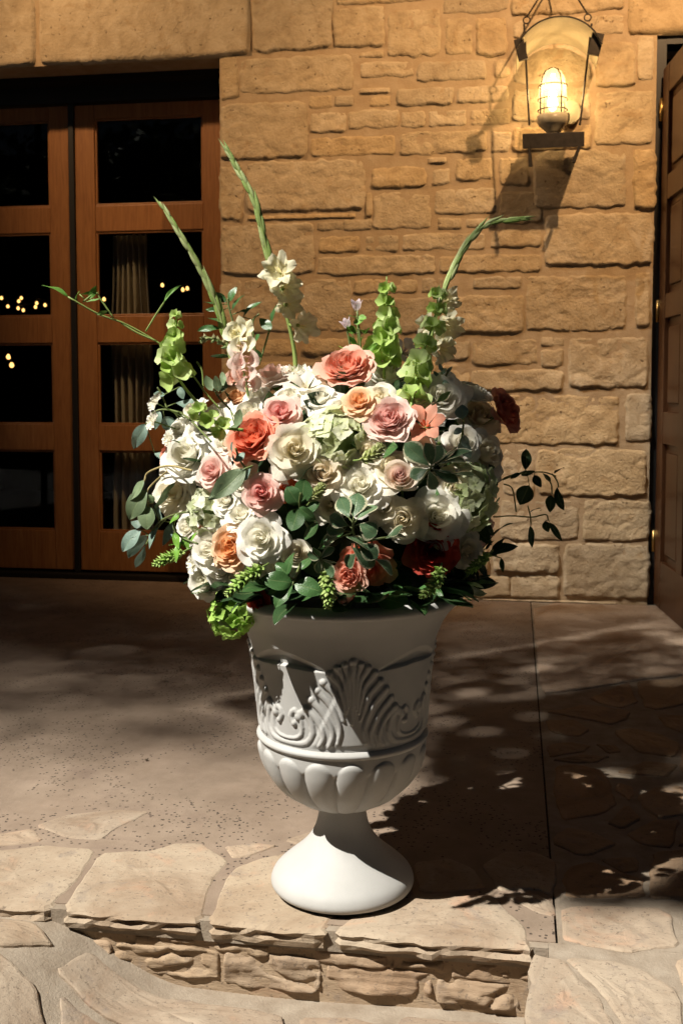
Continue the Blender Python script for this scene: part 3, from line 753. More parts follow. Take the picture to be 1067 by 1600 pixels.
room2 = struct(bpy.data.objects.new('entrance_room', None)); COL.objects.link(room2)
MB().box((0.72, YW + 2.5, 0.0), (4.2, YW + 2.58, 3.4)).build('back_wall', M['dark'], room2)
MB().box((0.701, YW + 0.501, -0.05), (4.28, YW + 2.58, 0.0)).build('floor', M['dark'], room2)
MB().box((4.2, YW + WT, 0.0), (4.28, YW + 2.58, 3.4)).build('side_wall', M['dark'], room2)
MB().box((0.72, YW + WT, 3.4), (4.28, YW + 2.58, 3.48)).build('ceiling', M['dark'], room2)
# old climbing-vine stubs along the jamb
# ------------------------------------------------------------------ wall lantern
LD = 0.17                                     # distance of the lantern's middle from the wall
lc = at_y(863, 150, YW - LD)
lan = thing('wall_lantern', 'lit caged jar lantern under an arched metal shade on the stone wall', 'lantern', lc)
def L(px, py, y=0.0):                         # photo pixel -> lantern-local point, y metres nearer the wall
    return at_y(px, py, YW - LD + y) - lc
pm = (at_y(1000, 150, YW - LD).x - at_y(900, 150, YW - LD).x) / 100
# arched shade: a vaulted sheet
A0 = L(806, 100); A1 = L(934, 92); AT = L(868, 58)
half = (A1.x - A0.x) / 2; rise = AT.z - (A0.z + A1.z) / 2 + 0.02
Rr = (half * half + rise * rise) / (2 * rise); cxm = (A0.x + A1.x) / 2; cz = AT.z - Rr + 0.02
th = math.asin(min(1, half / Rr)); D2 = 0.115
vs = []; fs = []; n = 28
for i in range(n + 1):
    a = -th + 2 * th * i / n
    for y in (-0.235, 0.155):
        for rr in (Rr, Rr - 0.004):
            vs.append((cxm + rr * math.sin(a), y, cz + rr * math.cos(a)))
for i in range(n):
    b = i * 4; c = b + 4
    fs += [(b, b + 2, c + 2, c), (b + 1, c + 1, c + 3, b + 3), (b, c, c + 1, b + 1), (b + 2, b + 3, c + 3, c + 2)]
fs += [(0, 1, 3, 2), (n * 4, n * 4 + 2, n * 4 + 3, n * 4 + 1)]
shade = link('arched_shade', mesh_of('arched_shade', vs, fs, M['shade'], False), lan)
edge = MB().tube([(cxm + Rr * math.sin(-th + 2 * th * i / n), -0.237, cz + Rr * math.cos(-th + 2 * th * i / n)) for i in range(n + 1)], 0.004, 6)
edge.build('edge_trim', M['iron'], shade)
for sx, (px0, px1, py0, py1) in ((-1, (806, 820, 82, 114)), (1, (916, 934, 74, 106))):
    a = L(px0, py0); b = L(px1, py1)
    m = MB().box((-(b.x - a.x) / 2, -0.003, (b.z - a.z) / 2), ((b.x - a.x) / 2, 0.02, (a.z - b.z) / 2), 0.002)
    rm = Matrix.Rotation(sx * RAD(14), 3, 'Y'); cc = Vector(((a.x + b.x) / 2, -0.215, (a.z + b.z) / 2))
    m.v = [tuple(rm @ Vector(v) + cc) for v in m.v]; m.build('end_plate', M['iron'], lan)
# tray bar
a = L(816, 205); b = L(910, 237)
tr = MB().box((a.x, -D2 + 0.0, b.z), (b.x, -D2 + 0.006, b.z + (a.z - b.z) * 0.62), 0.001)
tr.box((a.x, -D2 + 0.0065, b.z + (a.z - b.z) * 0.60), (b.x, D2, b.z + (a.z - b.z) * 0.66), 0.001).box((a.x, D2 - 0.06, b.z + (a.z - b.z) * 0.661), (b.x, D2 - 0.054, a.z), 0.001)
tr.build('tray', M['iron'], lan)
for (x0, y0, x1, y1, x2, y2) in ((818, 50, 826, 205, 828, 268), (921, 50, 903, 205, 893, 262)):
    p0, p1, p2 = L(x0, y0), L(x1, y1), L(x2, y2)
    for yy in (-D2 - 0.006,):
        q = [Vector((p.x, yy, p.z)) for p in (p0, p1)]
        MB().tube(q, 0.005, 6).build('strap', M['iron'], lan)
        MB().tube([Vector((p1.x, yy, p1.z - 0.1)), Vector((p2.x, yy, p2.z))], [0.007, 0.010], 6).build('strap_foot', M['iron'], lan)
top = Vector((L(880, -60).x, 0.10, L(880, -60).z))
for (x0, y0, x1, y1) in ((872, -57, 822, 40), (873, -57, 915, 36)):
    p0, p1 = L(x0, y0), L(x1, y1)
    y_ = -D2 - 0.006
    up = Vector((p0.x, 0.05, p0.z)) ; dn = Vector((p1.x, y_, p1.z))
    MB().tube([up, dn], 0.0045, 6).build('hanger_rod', M['iron'], lan)
    ring = [dn + Vector((0.016 * math.cos(t), 0.0, -0.014 + 0.016 * math.sin(t))) for t in [i * math.pi / 8 for i in range(17)]]
    MB().tube(ring, 0.0035, 6).build('ring', M['iron'], lan)
# jar lamp
jc = L(863, 150); jr = 22 * pm; jz0 = L(863, 182).z; jz1 = L(863, 106).z
H = jz1 - jz0
def jarglass():
    n = N('jar_glass'); n.n.remove(n.b)
    tr = n.new('ShaderNodeBsdfTransparent'); tr.inputs[0].default_value = (0.95, 0.93, 0.88, 1)
    df = n.new('ShaderNodeBsdfTranslucent'); df.inputs[0].default_value = (0.95, 0.9, 0.8, 1)
    gl = n.new('ShaderNodeBsdfGlossy'); gl.inputs['Roughness'].default_value = 0.08
    m1 = n.new('ShaderNodeMixShader'); m1.inputs[0].default_value = 0.10
    n.l(tr.outputs[0], m1.inputs[1]); n.l(df.outputs[0], m1.inputs[2])
    m2 = n.new('ShaderNodeMixShader'); m2.inputs[0].default_value = 0.06; n.l(m1.outputs[0], m2.inputs[1]); n.l(gl.outputs[0], m2.inputs[2])
    n.l(m2.outputs[0], n.out.inputs[0]); return n.m
prof = [(jr, jz0), (jr * 1.0, jz0 + H * .45), (jr * .98, jz0 + H * .6), (jr * .86, jz0 + H * .78), (jr * .6, jz0 + H * .92), (jr * .2, jz0 + H * .985), (0.001, jz0 + H)]
MB().lathe(prof, 28, (jc.x, 0, 0), False).build('jar_glass', jarglass(), lan, True)
cage = MB(); rc = jr * 1.07
for k in range(4):
    a = math.pi / 4 + k * math.pi / 2 - 0.2
    cage.tube([Vector((jc.x + r * 1.07 * math.cos(a), r * 1.07 * math.sin(a), z)) for r, z in prof], 0.0032, 6)
for f in (0.12, 0.34, 0.62):
    r = np.interp(f, [0, .6, .78, .92, 1], [jr, jr * .98, jr * .86, jr * .6, 0]) * 1.07
    cage.tube([Vector((jc.x + r * math.cos(t), r * math.sin(t), jz0 + H * f)) for t in [i * math.pi / 12 for i in range(25)]], 0.0028, 6)
cage.build('cage', M['iron'], lan, True)
MB().lathe([(jr * 1.12, jz0 + 0.004), (jr * 1.12, jz0 - 0.03), (jr * .95, jz0 - 0.045), (jr * .45, jz0 - 0.075), (jr * .35, jz0 - 0.10)], 24, (jc.x, 0, 0)).build('lamp_holder', M['shade'], lan, True)
pl = L(888, 178, LD)
arm = MB().tube([Vector((jc.x, 0, jz0 - 0.09)), Vector((jc.x + 0.01, 0.05, jz0 - 0.1)), Vector((pl.x, LD - 0.02, pl.z))], 0.012, 8)
arm.build('arm', M['iron'], lan, True)
pm2 = MB().tube([Vector((pl.x, LD - 0.035, pl.z)), Vector((pl.x, LD + 0.01, pl.z))], 0.058, 20); pm2.build('wall_plate', M['shade'], lan)
M['lampbulb'] = m_emit('lamp_bulb', (1.0, 0.82, 0.52), 2.4)
bz = jz0 + H * 0.22
bulb = MB().lathe([(0.001, bz - 0.03), (0.016, bz - 0.02), (0.028, bz + 0.005), (0.024, bz + 0.03), (0.001, bz + 0.045)], 16, (jc.x, 0, 0), False).build('bulb', M['lampbulb'], lan, True)
pt = bpy.data.lights.new('lantern_light', 'POINT'); pt.energy = 4.0; pt.color = (1.0, 0.66, 0.30); pt.shadow_soft_size = 0.02
pto = bpy.data.objects.new('lantern_light', pt); COL.objects.link(pto); pto.location = lc + Vector((jc.x, 0, jz0 + H * 0.55))

# ------------------------------------------------------------------ eave and its floodlights (above the frame)
eave = thing('eave', 'timber eave above the wall, out of the photo', 'eave', (0, YW, ZT))
MB().box((-4.4, -0.42, 0.0), (4.2, 0.5, 0.09)).build('soffit', M['wood2'], eave)
MB().box((-4.4, -0.48, -0.06), (4.2, -0.421, 0.16)).build('fascia', M['wood2'], eave)
def floodlight(loc, target, power, size, label, blend=0.9, spot=120):
    t = thing('floodlight', label, 'floodlight', loc, 'warm floodlights')
    d = (Vector(target) - Vector(loc)).normalized()
    q = d.to_track_quat('-Z', 'Y'); mq = q.to_matrix()
    m = MB().lathe([(0.02, 0.15), (0.06, 0.13), (0.075, 0.03), (0.085, 0.0), (0.078, 0.0), (0.068, 0.035), (0.001, 0.10)], 20, (0, 0, 0.0), False)
    m.v = [tuple(mq @ Vector(v)) for v in m.v]; m.build('housing', M['iron'], t, True)
    MB().tube([mq @ Vector((0, 0, 0.13)), mq @ Vector((0, 0, 0.16)), Vector((0, 0, 0.2))], 0.012, 8).build('bracket', M['iron'], t, True)
    l = bpy.data.lights.new('floodlight_lamp', 'SPOT'); l.energy = power; l.color = (1.0, 0.61, 0.30); l.spot_size = RAD(spot); l.spot_blend = blend; l.shadow_soft_size = size
    o = bpy.data.objects.new('floodlight_lamp', l); COL.objects.link(o); o.rotation_euler = q.to_euler(); o.location = Vector(loc) + d * 0.01
def lamp_post(base, head, target, power, spot, side, size):
    post = thing('lamp_post', 'slim black lamp post, out of the photo to the ' + side, 'lamp post', base)
    bv = Vector(base); hv = Vector(head)
    MB().tube([Vector((0, 0, 0)), Vector((0, 0, hv.z + 0.15)), (hv - bv) * 0.5 + Vector((0, 0, hv.z / 2 + 0.2)), hv - bv + Vector((0, 0, 0.12))], 0.025, 8).build('pole', M['iron'], post, True)
    floodlight(head, target, power, size, 'floodlight on the slim post, out of the photo to the ' + side, 0.8, spot)
lamp_post((2.35, YW - 2.25, 0), (1.30, YW - 1.9, 4.2), (0.40, YW, 2.55), 225, 66, 'right', 0.03)
lamp_post((-3.05, YW - 1.1, 0), (-2.7, YW - 1.7, 4.3), (-1.3, YW, 2.7), 128, 72, 'left', 0.06)

# ------------------------------------------------------------------ the urn
urn = thing('urn', 'white footed garden urn with palmette relief and fluted bowl on the step', 'urn', (0, 0, 0.0105))
SEG = 512
TH0 = math.atan2(CAM.y, CAM.x) + RAD(6)       # angle the middle palmette faces
def revolve(name, prof, disp=None, seg=SEG, sub=1):
    R = np.array([p[0] for p in prof]); Z = np.array([p[1] for p in prof])
    if sub > 1:
        t = np.arange(len(prof)); tt = np.linspace(0, len(prof) - 1, (len(prof) - 1) * sub + 1)
        # smooth (Catmull-Rom) resample
        def cr(a):
            e = np.concatenate([[2 * a[0] - a[1]], a, [2 * a[-1] - a[-2]]]); i = np.minimum(tt.astype(int), len(a) - 2); f = tt - i
            p0, p1, p2, p3 = e[i], e[i + 1], e[i + 2], e[i + 3]
            return 0.5 * (2 * p1 + (p2 - p0) * f + (2 * p0 - 5 * p1 + 4 * p2 - p3) * f ** 2 + (3 * p1 - p0 - 3 * p2 + p3) * f ** 3)
        R, Z = cr(R), cr(Z)
    th = np.arange(seg) / seg * 2 * np.pi
    TT, ZZ = np.meshgrid(th, Z); RR = np.repeat(R[:, None], seg, 1)
    if disp is not None:
        d = disp(TT, ZZ, RR); RR = RR + d
    vs = np.stack([RR * np.cos(TT), RR * np.sin(TT), ZZ], -1).reshape(-1, 3)
    m = len(R); i, k = np.meshgrid(np.arange(m - 1), np.arange(seg), indexing='ij')
    a = (i * seg + k).ravel(); b = (i * seg + (k + 1) % seg).ravel()
    fs = np.stack([a, b, b + seg, a + seg], -1)
    return link(name, mesh_of(name, vs.tolist(), fs.tolist(), M['urn'], True), urn)
# foot and stem
revolve('foot', [(0.148, 0.0), (0.155, 0.004), (0.1585, 0.013), (0.156, 0.024), (0.150, 0.034), (0.138, 0.046), (0.122, 0.060), (0.104, 0.075), (0.086, 0.092), (0.071, 0.111), (0.060, 0.132), (0.054, 0.155), (0.0515, 0.178), (0.0525, 0.20)], None, 128, 4)
# bowl with gadroons
bowl = [(0.048, 0.180), (0.075, 0.188), (0.100, 0.201), (0.124, 0.219), (0.146, 0.241), (0.162, 0.264), (0.173, 0.288), (0.179, 0.311), (0.181, 0.330), (0.1815, 0.346)]
NG = 16
def gad(T, Z, R):
    a = (T - TH0) / (2 * np.pi) * NG; f = a - np.round(a)               # -.5 .. .5
    x = np.abs(f) * 2
    top = 0.331 - 0.030 * x ** 2.2
    lobe = np.sqrt(np.clip(1 - x ** 2, 0, 1))
    k = np.clip((top - Z) / 0.012, 0, 1); k = np.sqrt(k * (2 - k)) 
    lowf = np.clip((Z - 0.183) / 0.035, 0, 1) ** 0.7
    return 0.017 * lobe * k * lowf - 0.010 * k * lowf
revolve('gadrooned_bowl', bowl, gad, SEG, 14)
revolve('band', [(0.178, 0.338), (0.184, 0.340), (0.1885, 0.345), (0.1885, 0.350), (0.184, 0.355), (0.180, 0.357)], None, 160, 4)
# body with palmettes
body = [(0.1795, 0.345), (0.181, 0.365), (0.1825, 0.39), (0.184, 0.415), (0.186, 0.44), (0.1885, 0.465), (0.1915, 0.49), (0.1945, 0.512), (0.199, 0.536), (0.205, 0.560), (0.213, 0.582), (0.222, 0.602), (0.234, 0.620), (0.246, 0.634), (0.2535, 0.643)]
STK = [([(0.0, 1.0), (0.0, 0.75), (0.0, 0.30)], .010), ([(.105, .965), (.055, .8), (.035, .5)], .009), ([(.20, .93), (.10, .76), (.06, .46)], .009),
       ([(.30, .86), (.16, .70), (.09, .42)], .0095), ([(.39, .76), (.22, .60), (.12, .34)], .010), ([(.48, .66), (.30, .50), (.17, .26), (.2, .08)], .010),
       ([(.57, .55), (.40, .40), (.27, .20), (.33, .03)], .0105), ([(.65, .44), (.50, .33), (.40, .16), (.47, .03)], .011),
       ([(.78, .34), (.70, .40), (.61, .34), (.56, .18), (.66, .06), (.82, .03), (1.0, .025)], .012), ([(.86, .26), (.92, .33), (.84, .41), (.74, .30), (.74, .15), (.86, .09), (1.0, .08)], .009)]
ZB, HB = 0.362, 0.188
def palm(T, Z, R):
    a = (T - TH0) / (np.pi / 2); u = np.abs(a - np.round(a)) * 2       # 0 centre .. 1 valley
    X = u * 0.147; W = (Z - ZB)
    h = np.zeros_like(Z)
    sel = (W > -0.02) & (W < HB + 0.05)
    xs, ws = X[sel], W[sel]; out = np.zeros_like(xs)
    for pts, wd in STK:
        P = bez([Vector((p[0] * 0.147, p[1] * HB, 0)) for p in pts], 14)
        best = np.full_like(xs, 1e9); bt = np.zeros_like(xs)
        for i in range(len(P) - 1):
            ax, ay = P[i].x, P[i].y; bx, by = P[i + 1].x - ax, P[i + 1].y - ay
            L2 = bx * bx + by * by + 1e-12
            t = np.clip(((xs - ax) * bx + (ws - ay) * by) / L2, 0, 1)
            d = np.hypot(xs - ax - t * bx, ws - ay - t * by)
            m = d < best; best = np.where(m, d, best); bt = np.where(m, (i + t) / (len(P) - 1), bt)
        hw = wd * 0.72 * (1 - 0.45 * bt)
        r = np.clip(1 - (best / hw) ** 2, 0, 1)
        out = np.maximum(out, 0.0052 * np.sqrt(r) * (1 - 0.35 * bt))
        tx, ty = pts[0][0] * 0.147, pts[0][1] * HB
        db = np.hypot(xs - tx, ws - ty); out = np.maximum(out, 0.0068 * np.sqrt(np.clip(1 - (db / (wd * 0.8)) ** 2, 0, 1)))
    # raised triangular field behind the ribs
    field = np.clip((0.62 - xs / 0.147 - (ws / HB) * 0.62) / 0.06, 0, 1) * np.clip(ws / 0.01, 0, 1)
    out = out + 0.003 * field
    # lens-shaped recess under the flare
    uu = xs / 0.147; c = 0.160 + 0.010 * uu; top = c + 0.034 * np.sin(np.pi / 2 * np.clip((uu - 0.30) / 0.70, 0, 1))
    lens = np.clip((ws - c) / 0.003, 0, 1) * np.clip((top - ws) / 0.014, 0, 1)
    out = out - 0.010 * lens
    h[sel] = out
    return h
revolve('body', body, palm, 640, 14)
revolve('rim', [(0.2535, 0.6425), (0.2595, 0.6445), (0.2635, 0.6495), (0.2635, 0.656), (0.258, 0.664), (0.247, 0.668), (0.236, 0.664), (0.226, 0.650), (0.210, 0.625), (0.20, 0.60), (0.19, 0.56)], None, 160, 4)

# ------------------------------------------------------------------ added shade tree, unseen, leaves placed to shape the sunlight
def PERP(P):                                   # sun-view coordinates: sideways, upwards
    s = P.x * math.cos(SUN_AZ) + P.y * math.sin(SUN_AZ)
    return (-P.x * math.sin(SUN_AZ) + P.y * math.cos(SUN_AZ), P.z * math.cos(SUN_EL) + s * math.sin(SUN_EL))
def sm(x, a, b):
    t = min(1, max(0, (x - a) / (b - a))); return t * t * (3 - 2 * t)
BA, BB = PERP(at_d(532, 765, 0.0))
SPIKES = []
for pl_ in ([(460, 550, -.02), (420, 400, -.04), (372, 265, -.05), (352, 229, -.05)], [(357, 545, -.02), (318, 430, -.04), (250, 315, -.05)], [(668, 555, 0), (700, 440, 0), (757, 352, 0), (826, 341, 0)],
            [(604, 560, -.05), (604, 432, -.05)], [(678, 500, -.1), (686, 446, -.1)], [(300, 585, -.12), (198, 507, -.13), (75, 450, -.15)], [(268, 600, -.13), (276, 482, -.13)], [(557, 560, -.05), (557, 470, -.05)]):
    q_ = [PERP(at_d(*p)) for p in pl_]
    for i_, (u_, v_) in enumerate(zip(q_[:-1], q_[1:])): SPIKES.append((*u_, *v_, 0.055 if i_ == 0 and len(q_) > 3 else 0.034))
def lit(a, b):
    """how open the crown is along the sunbeam (a, b), judged by where that beam lands"""
    if ((a - BA + 0.035) / 0.355) ** 2 + ((b - BB + 0.045) / 0.335) ** 2 < 1 or (abs(a) < 0.28 and -0.25 < b < BB): return 1.0   # beams that meet the urn and its flowers
    for ax, bx, ay, by, w in (SPIKES if b > 0.35 else ()):
        dx, dy = ay - ax, by - bx; k = min(1, max(0, ((a - ax) * dx + (b - bx) * dy) / (dx * dx + dy * dy + 1e-9)))
        if (a - ax - k * dx) ** 2 + (b - bx - k * dy) ** 2 < w * w: return 1.0
    s = b / math.sin(SUN_EL)
    X = s * math.cos(SUN_AZ) - a * math.sin(SUN_AZ); Y = s * math.sin(SUN_AZ) + a * math.cos(SUN_AZ)
    if Y < YW:                                                     # lands on the floor
        edge = sm(X, -2.0, -1.5) * sm(Y, -0.80, -0.62) * (1 - sm(X, 1.25, 1.6))
        left = np.interp(Y, [0.15, 0.45, 0.75, 1.2, 2.0, 3.0], [1.0, 0.86, 0.55, 0.18, 0.015, 0.004])
        line = 1.42 + 0.62 * (X - 0.25)
        right = (0.06 + 0.10 * sm(X, 0.7, 1.2)) * sm(Y, line - 0.03, line + 0.06) + (1 - sm(Y, -0.07, 0.01))
        m_ = sm(X, 0.05, 0.17)
        return max(0.0, (left * (1 - m_) + min(1, right) * m_) * edge)
    s = (YW - a * math.cos(SUN_AZ)) / math.sin(SUN_AZ)
    Zw = (b - s * math.sin(SUN_EL)) / math.cos(SUN_EL); X = s * math.cos(SUN_AZ) - a * math.sin(SUN_AZ)
    return max(0.0, np.interp(Zw, [0.9, 1.5, 2.2], [0.30, 0.12, 0.0]) * sm(X, -0.5, 0.45) * (1 - sm(X, 1.3, 1.8)))
tr_r = random.Random(11)
tree = thing('added_shade_tree', 'unseen tree added beside the terrace, its leaves placed to shape the shade on floor and wall', 'tree', (0, 0, 0))
Acx = Vector((-math.sin(SUN_AZ), math.cos(SUN_AZ), 0))
Bup = Vector((math.cos(SUN_AZ) * math.sin(SUN_EL), math.sin(SUN_AZ) * math.sin(SUN_EL), math.cos(SUN_EL)))
def leafquad(mb, c, r, k):
    d = Vector((tr_r.gauss(0, 1), tr_r.gauss(0, 1), tr_r.gauss(0, 1))).normalized()
    n_ = -SUNV.lerp(Vector((tr_r.gauss(0, 1), tr_r.gauss(0, 1), tr_r.gauss(0, 1))), 0.25).normalized()
    d = (d - n_ * d.dot(n_)).normalized(); e = n_.cross(d)
    mb.add([c - d * r, c - d * r * .3 + e * r * .42, c + d * r * .4 + e * r * .36, c + d * r, c + d * r * .4 - e * r * .36, c - d * r * .3 - e * r * .42], [(0, 1, 2, 3, 4, 5)])
crown = MB(); nleaf = 0
AW0, AW1, BW0, BW1 = -2.6, 4.6, -2.4, 4.2
for _ in range(40000):
    a = tr_r.uniform(-6.0, 7.5); b = tr_r.uniform(-5.0, 7.0)
    if AW0 + .15 < a < AW1 - .15 and BW0 + .15 < b < BW1 - .15: continue
    if (a - 0.8) ** 2 / 6.5 ** 2 + (b - 1.0) ** 2 / 5.8 ** 2 > 1: continue
    if tr_r.random() > 0.16: continue
    leafquad(crown, Acx * a + Bup * b - SUNV * tr_r.uniform(18, 25), tr_r.uniform(0.16, 0.26), 1); nleaf += 1
for fine, NT, r in ((False, 150000, 0.06), (True, 260000, 0.035)):
    area = 0.95 * r * r; kk = ((AW1 - AW0) * (BW1 - BW0)) / NT / area
    for _ in range(NT):
        a = tr_r.uniform(AW0, AW1); b = tr_r.uniform(BW0, BW1)
        T = max(0.004, lit(a, b))
        if T > 0.985 or (T > 0.03) != fine: continue
        near = 0.30 < a < 1.45 and 0.3 < b < 2.2
        rr_ = r if fine else (0.055 if near or -0.6 < a < 0.6 else r)
        if not fine and (abs(a) < 0.62) and b > -0.4: rr_ = 0.05
        w_ = (r / rr_) ** 2
        if tr_r.random() > -math.log(T) * kk * min(w_, 5): continue
        t = tr_r.uniform(8.0, 10.0) if near or (not fine and abs(a) < 0.62) else tr_r.uniform(19, 25)
        leafquad(crown, Acx * a + Bup * b - SUNV * t, rr_, 1); nleaf += 1
print('leaves', nleaf)
cr = crown.build('crown', m_plain('tree_leaf', (0.05, 0.08, 0.025), 0.6, 0.3, 0, 3, 0.3), tree)
cr['kind'] = 'stuff'
c0 = Acx * 5.4 + Bup * 0.6 - SUNV * 21.0
base = Vector((c0.x - 0.5, c0.y + 0.2, -0.3))
barkm = m_plain('bark', (0.10, 0.07, 0.05), 0.9, 0.1, 0, 12, 0.4)
MB().tube(bez([base, base + Vector((0.15, 0.1, 4.2)), base + Vector((0.1, 0.0, 8.4)), c0 - Vector((0, 0, 2.2))], 14), 0.24, 12).build('trunk', barkm, tree, True)
for a, b, t in ((4.9, 2.9, 21), (6.0, 0.4, 20), (-2.8, -3.6, 21), (4.4, 4.8, 22)):
    e = Acx * a + Bup * b - SUNV * t; s0 = c0 - Vector((0, 0, 2.2))
    MB().tube(bez([s0, s0.lerp(e, 0.5) + Vector((0, 0, 0.4)), e], 8), [0.14 - 0.012 * i for i in range(9)], 8).build('limb', barkm, tree, True)

# evergreen hedge added behind the camera to block low sky and darken reflections
hg = random.Random(5); hm = MB()
for _ in range(26000):
    x = hg.uniform(-16, 16); z = hg.uniform(-0.3, 6.2); y = -11 + 0.5 * math.sin(x * 1.7) + hg.uniform(-.25, .25)
    c = Vector((x, y, z)); r = hg.uniform(.10, .2); d = Vector((hg.gauss(0, 1), hg.gauss(0, .5), hg.gauss(0, 1))).normalized(); e = Vector((hg.gauss(0, 1), hg.gauss(0, .5), hg.gauss(0, 1))).cross(d).normalized()
    hm.add([c - d * r, c + e * r * .5, c + d * r, c - e * r * .5], [(0, 1, 2, 3)])
hedge = thing('hedge', 'tall clipped evergreen hedge added unseen behind the camera to block low sky', 'hedge', (0, 0, 0))
o = hm.build('foliage', bpy.data.materials['tree_leaf'], hedge); o['kind'] = 'stuff'
MB().box((-16, -12.3, -0.3), (16, -11.7, 6.0)).build('inner_mass', M['dark'], hedge)
# ================================================================== FLOWERS
BC = at_d(532, 765, 0.0)                        # middle of the bouquet
BR = Vector((0.368, 0.29, 0.265))               # half axes on which the blooms sit
def ball_f(q):                                  # dome above, fuller and flatter below
    if q.z >= 0: return (q.x / BR.x) ** 2 + (q.y / BR.y) ** 2 + (q.z / BR.z) ** 2
    return (q.x / BR.x) ** 2 + (q.y / BR.y) ** 2 + (q.z / 0.285) ** 4
def ball_hit(px, py, grow=1.0):
    d = ray(px, py).normalized(); best = (9e9, None)
    for i in range(240):
        p = CAM + d * (1.6 + i * 0.005); v = ball_f((p - BC) / grow)
        if v < 1: best = (v, p); break
        if v < best[0]: best = (v, p)
    p = best[1]; q = p - BC; h = 1e-4; f0 = ball_f(q)
    n_ = Vector([ball_f(q + Vector([h if k == j else 0 for k in range(3)])) - f0 for j in range(3)]).normalized()
    return p, n_
def facing(fx, fy, fz=1.0): return (RGT * fx + UPV * fy - FWD * fz).normalized()

PET = {}
def petal_grid(phi0, w, rb, R, H, curl, seed, ruf=0.02, nu=9, nv=7, bul=1.9, point=0.05, z0=0.0, asym=0.04):
    vs = []; uv = []
    r_ = random.Random(seed); ph = r_.uniform(0, 6.28); ph2 = r_.uniform(0, 6.28)
    for j in range(nv + 1):
        v = j / nv
        for i in range(nu + 1):
            u = -1 + 2 * i / nu
            vv = v * (1 - 0.24 * abs(u) ** 2.6 + point * (1 - abs(u)) ** 2)
            r = rb + (R - rb) * (1 - (1 - min(vv, 1)) ** bul) + asym * u * v
            z = z0 + H * vv
            if vv > 0.6:
                k = ((vv - 0.6) / 0.4) ** 2
                r += curl * 0.30 * k; z -= curl * 0.20 * k
            r += curl * 0.07 * abs(u) ** 3 * v
            r += ruf * math.sin(u * 4.2 + ph + 2 * v) * v * v; z += ruf * 1.2 * math.sin(u * 5.1 + ph2) * v * v + ruf * 0.7 * math.sin(u * 11 + ph) * v ** 3
            f = phi0 + u * w * (0.42 + 0.58 * math.sin(min(1, vv * 1.25) * math.pi / 2))
            vs.append((r * math.cos(f), r * math.sin(f), z)); uv.append(((u + 1) / 2, v))
    fs = [(j * (nu + 1) + i, j * (nu + 1) + i + 1, (j + 1) * (nu + 1) + i + 1, (j + 1) * (nu + 1) + i) for j in range(nv) for i in range(nu)]
    return vs, fs, uv
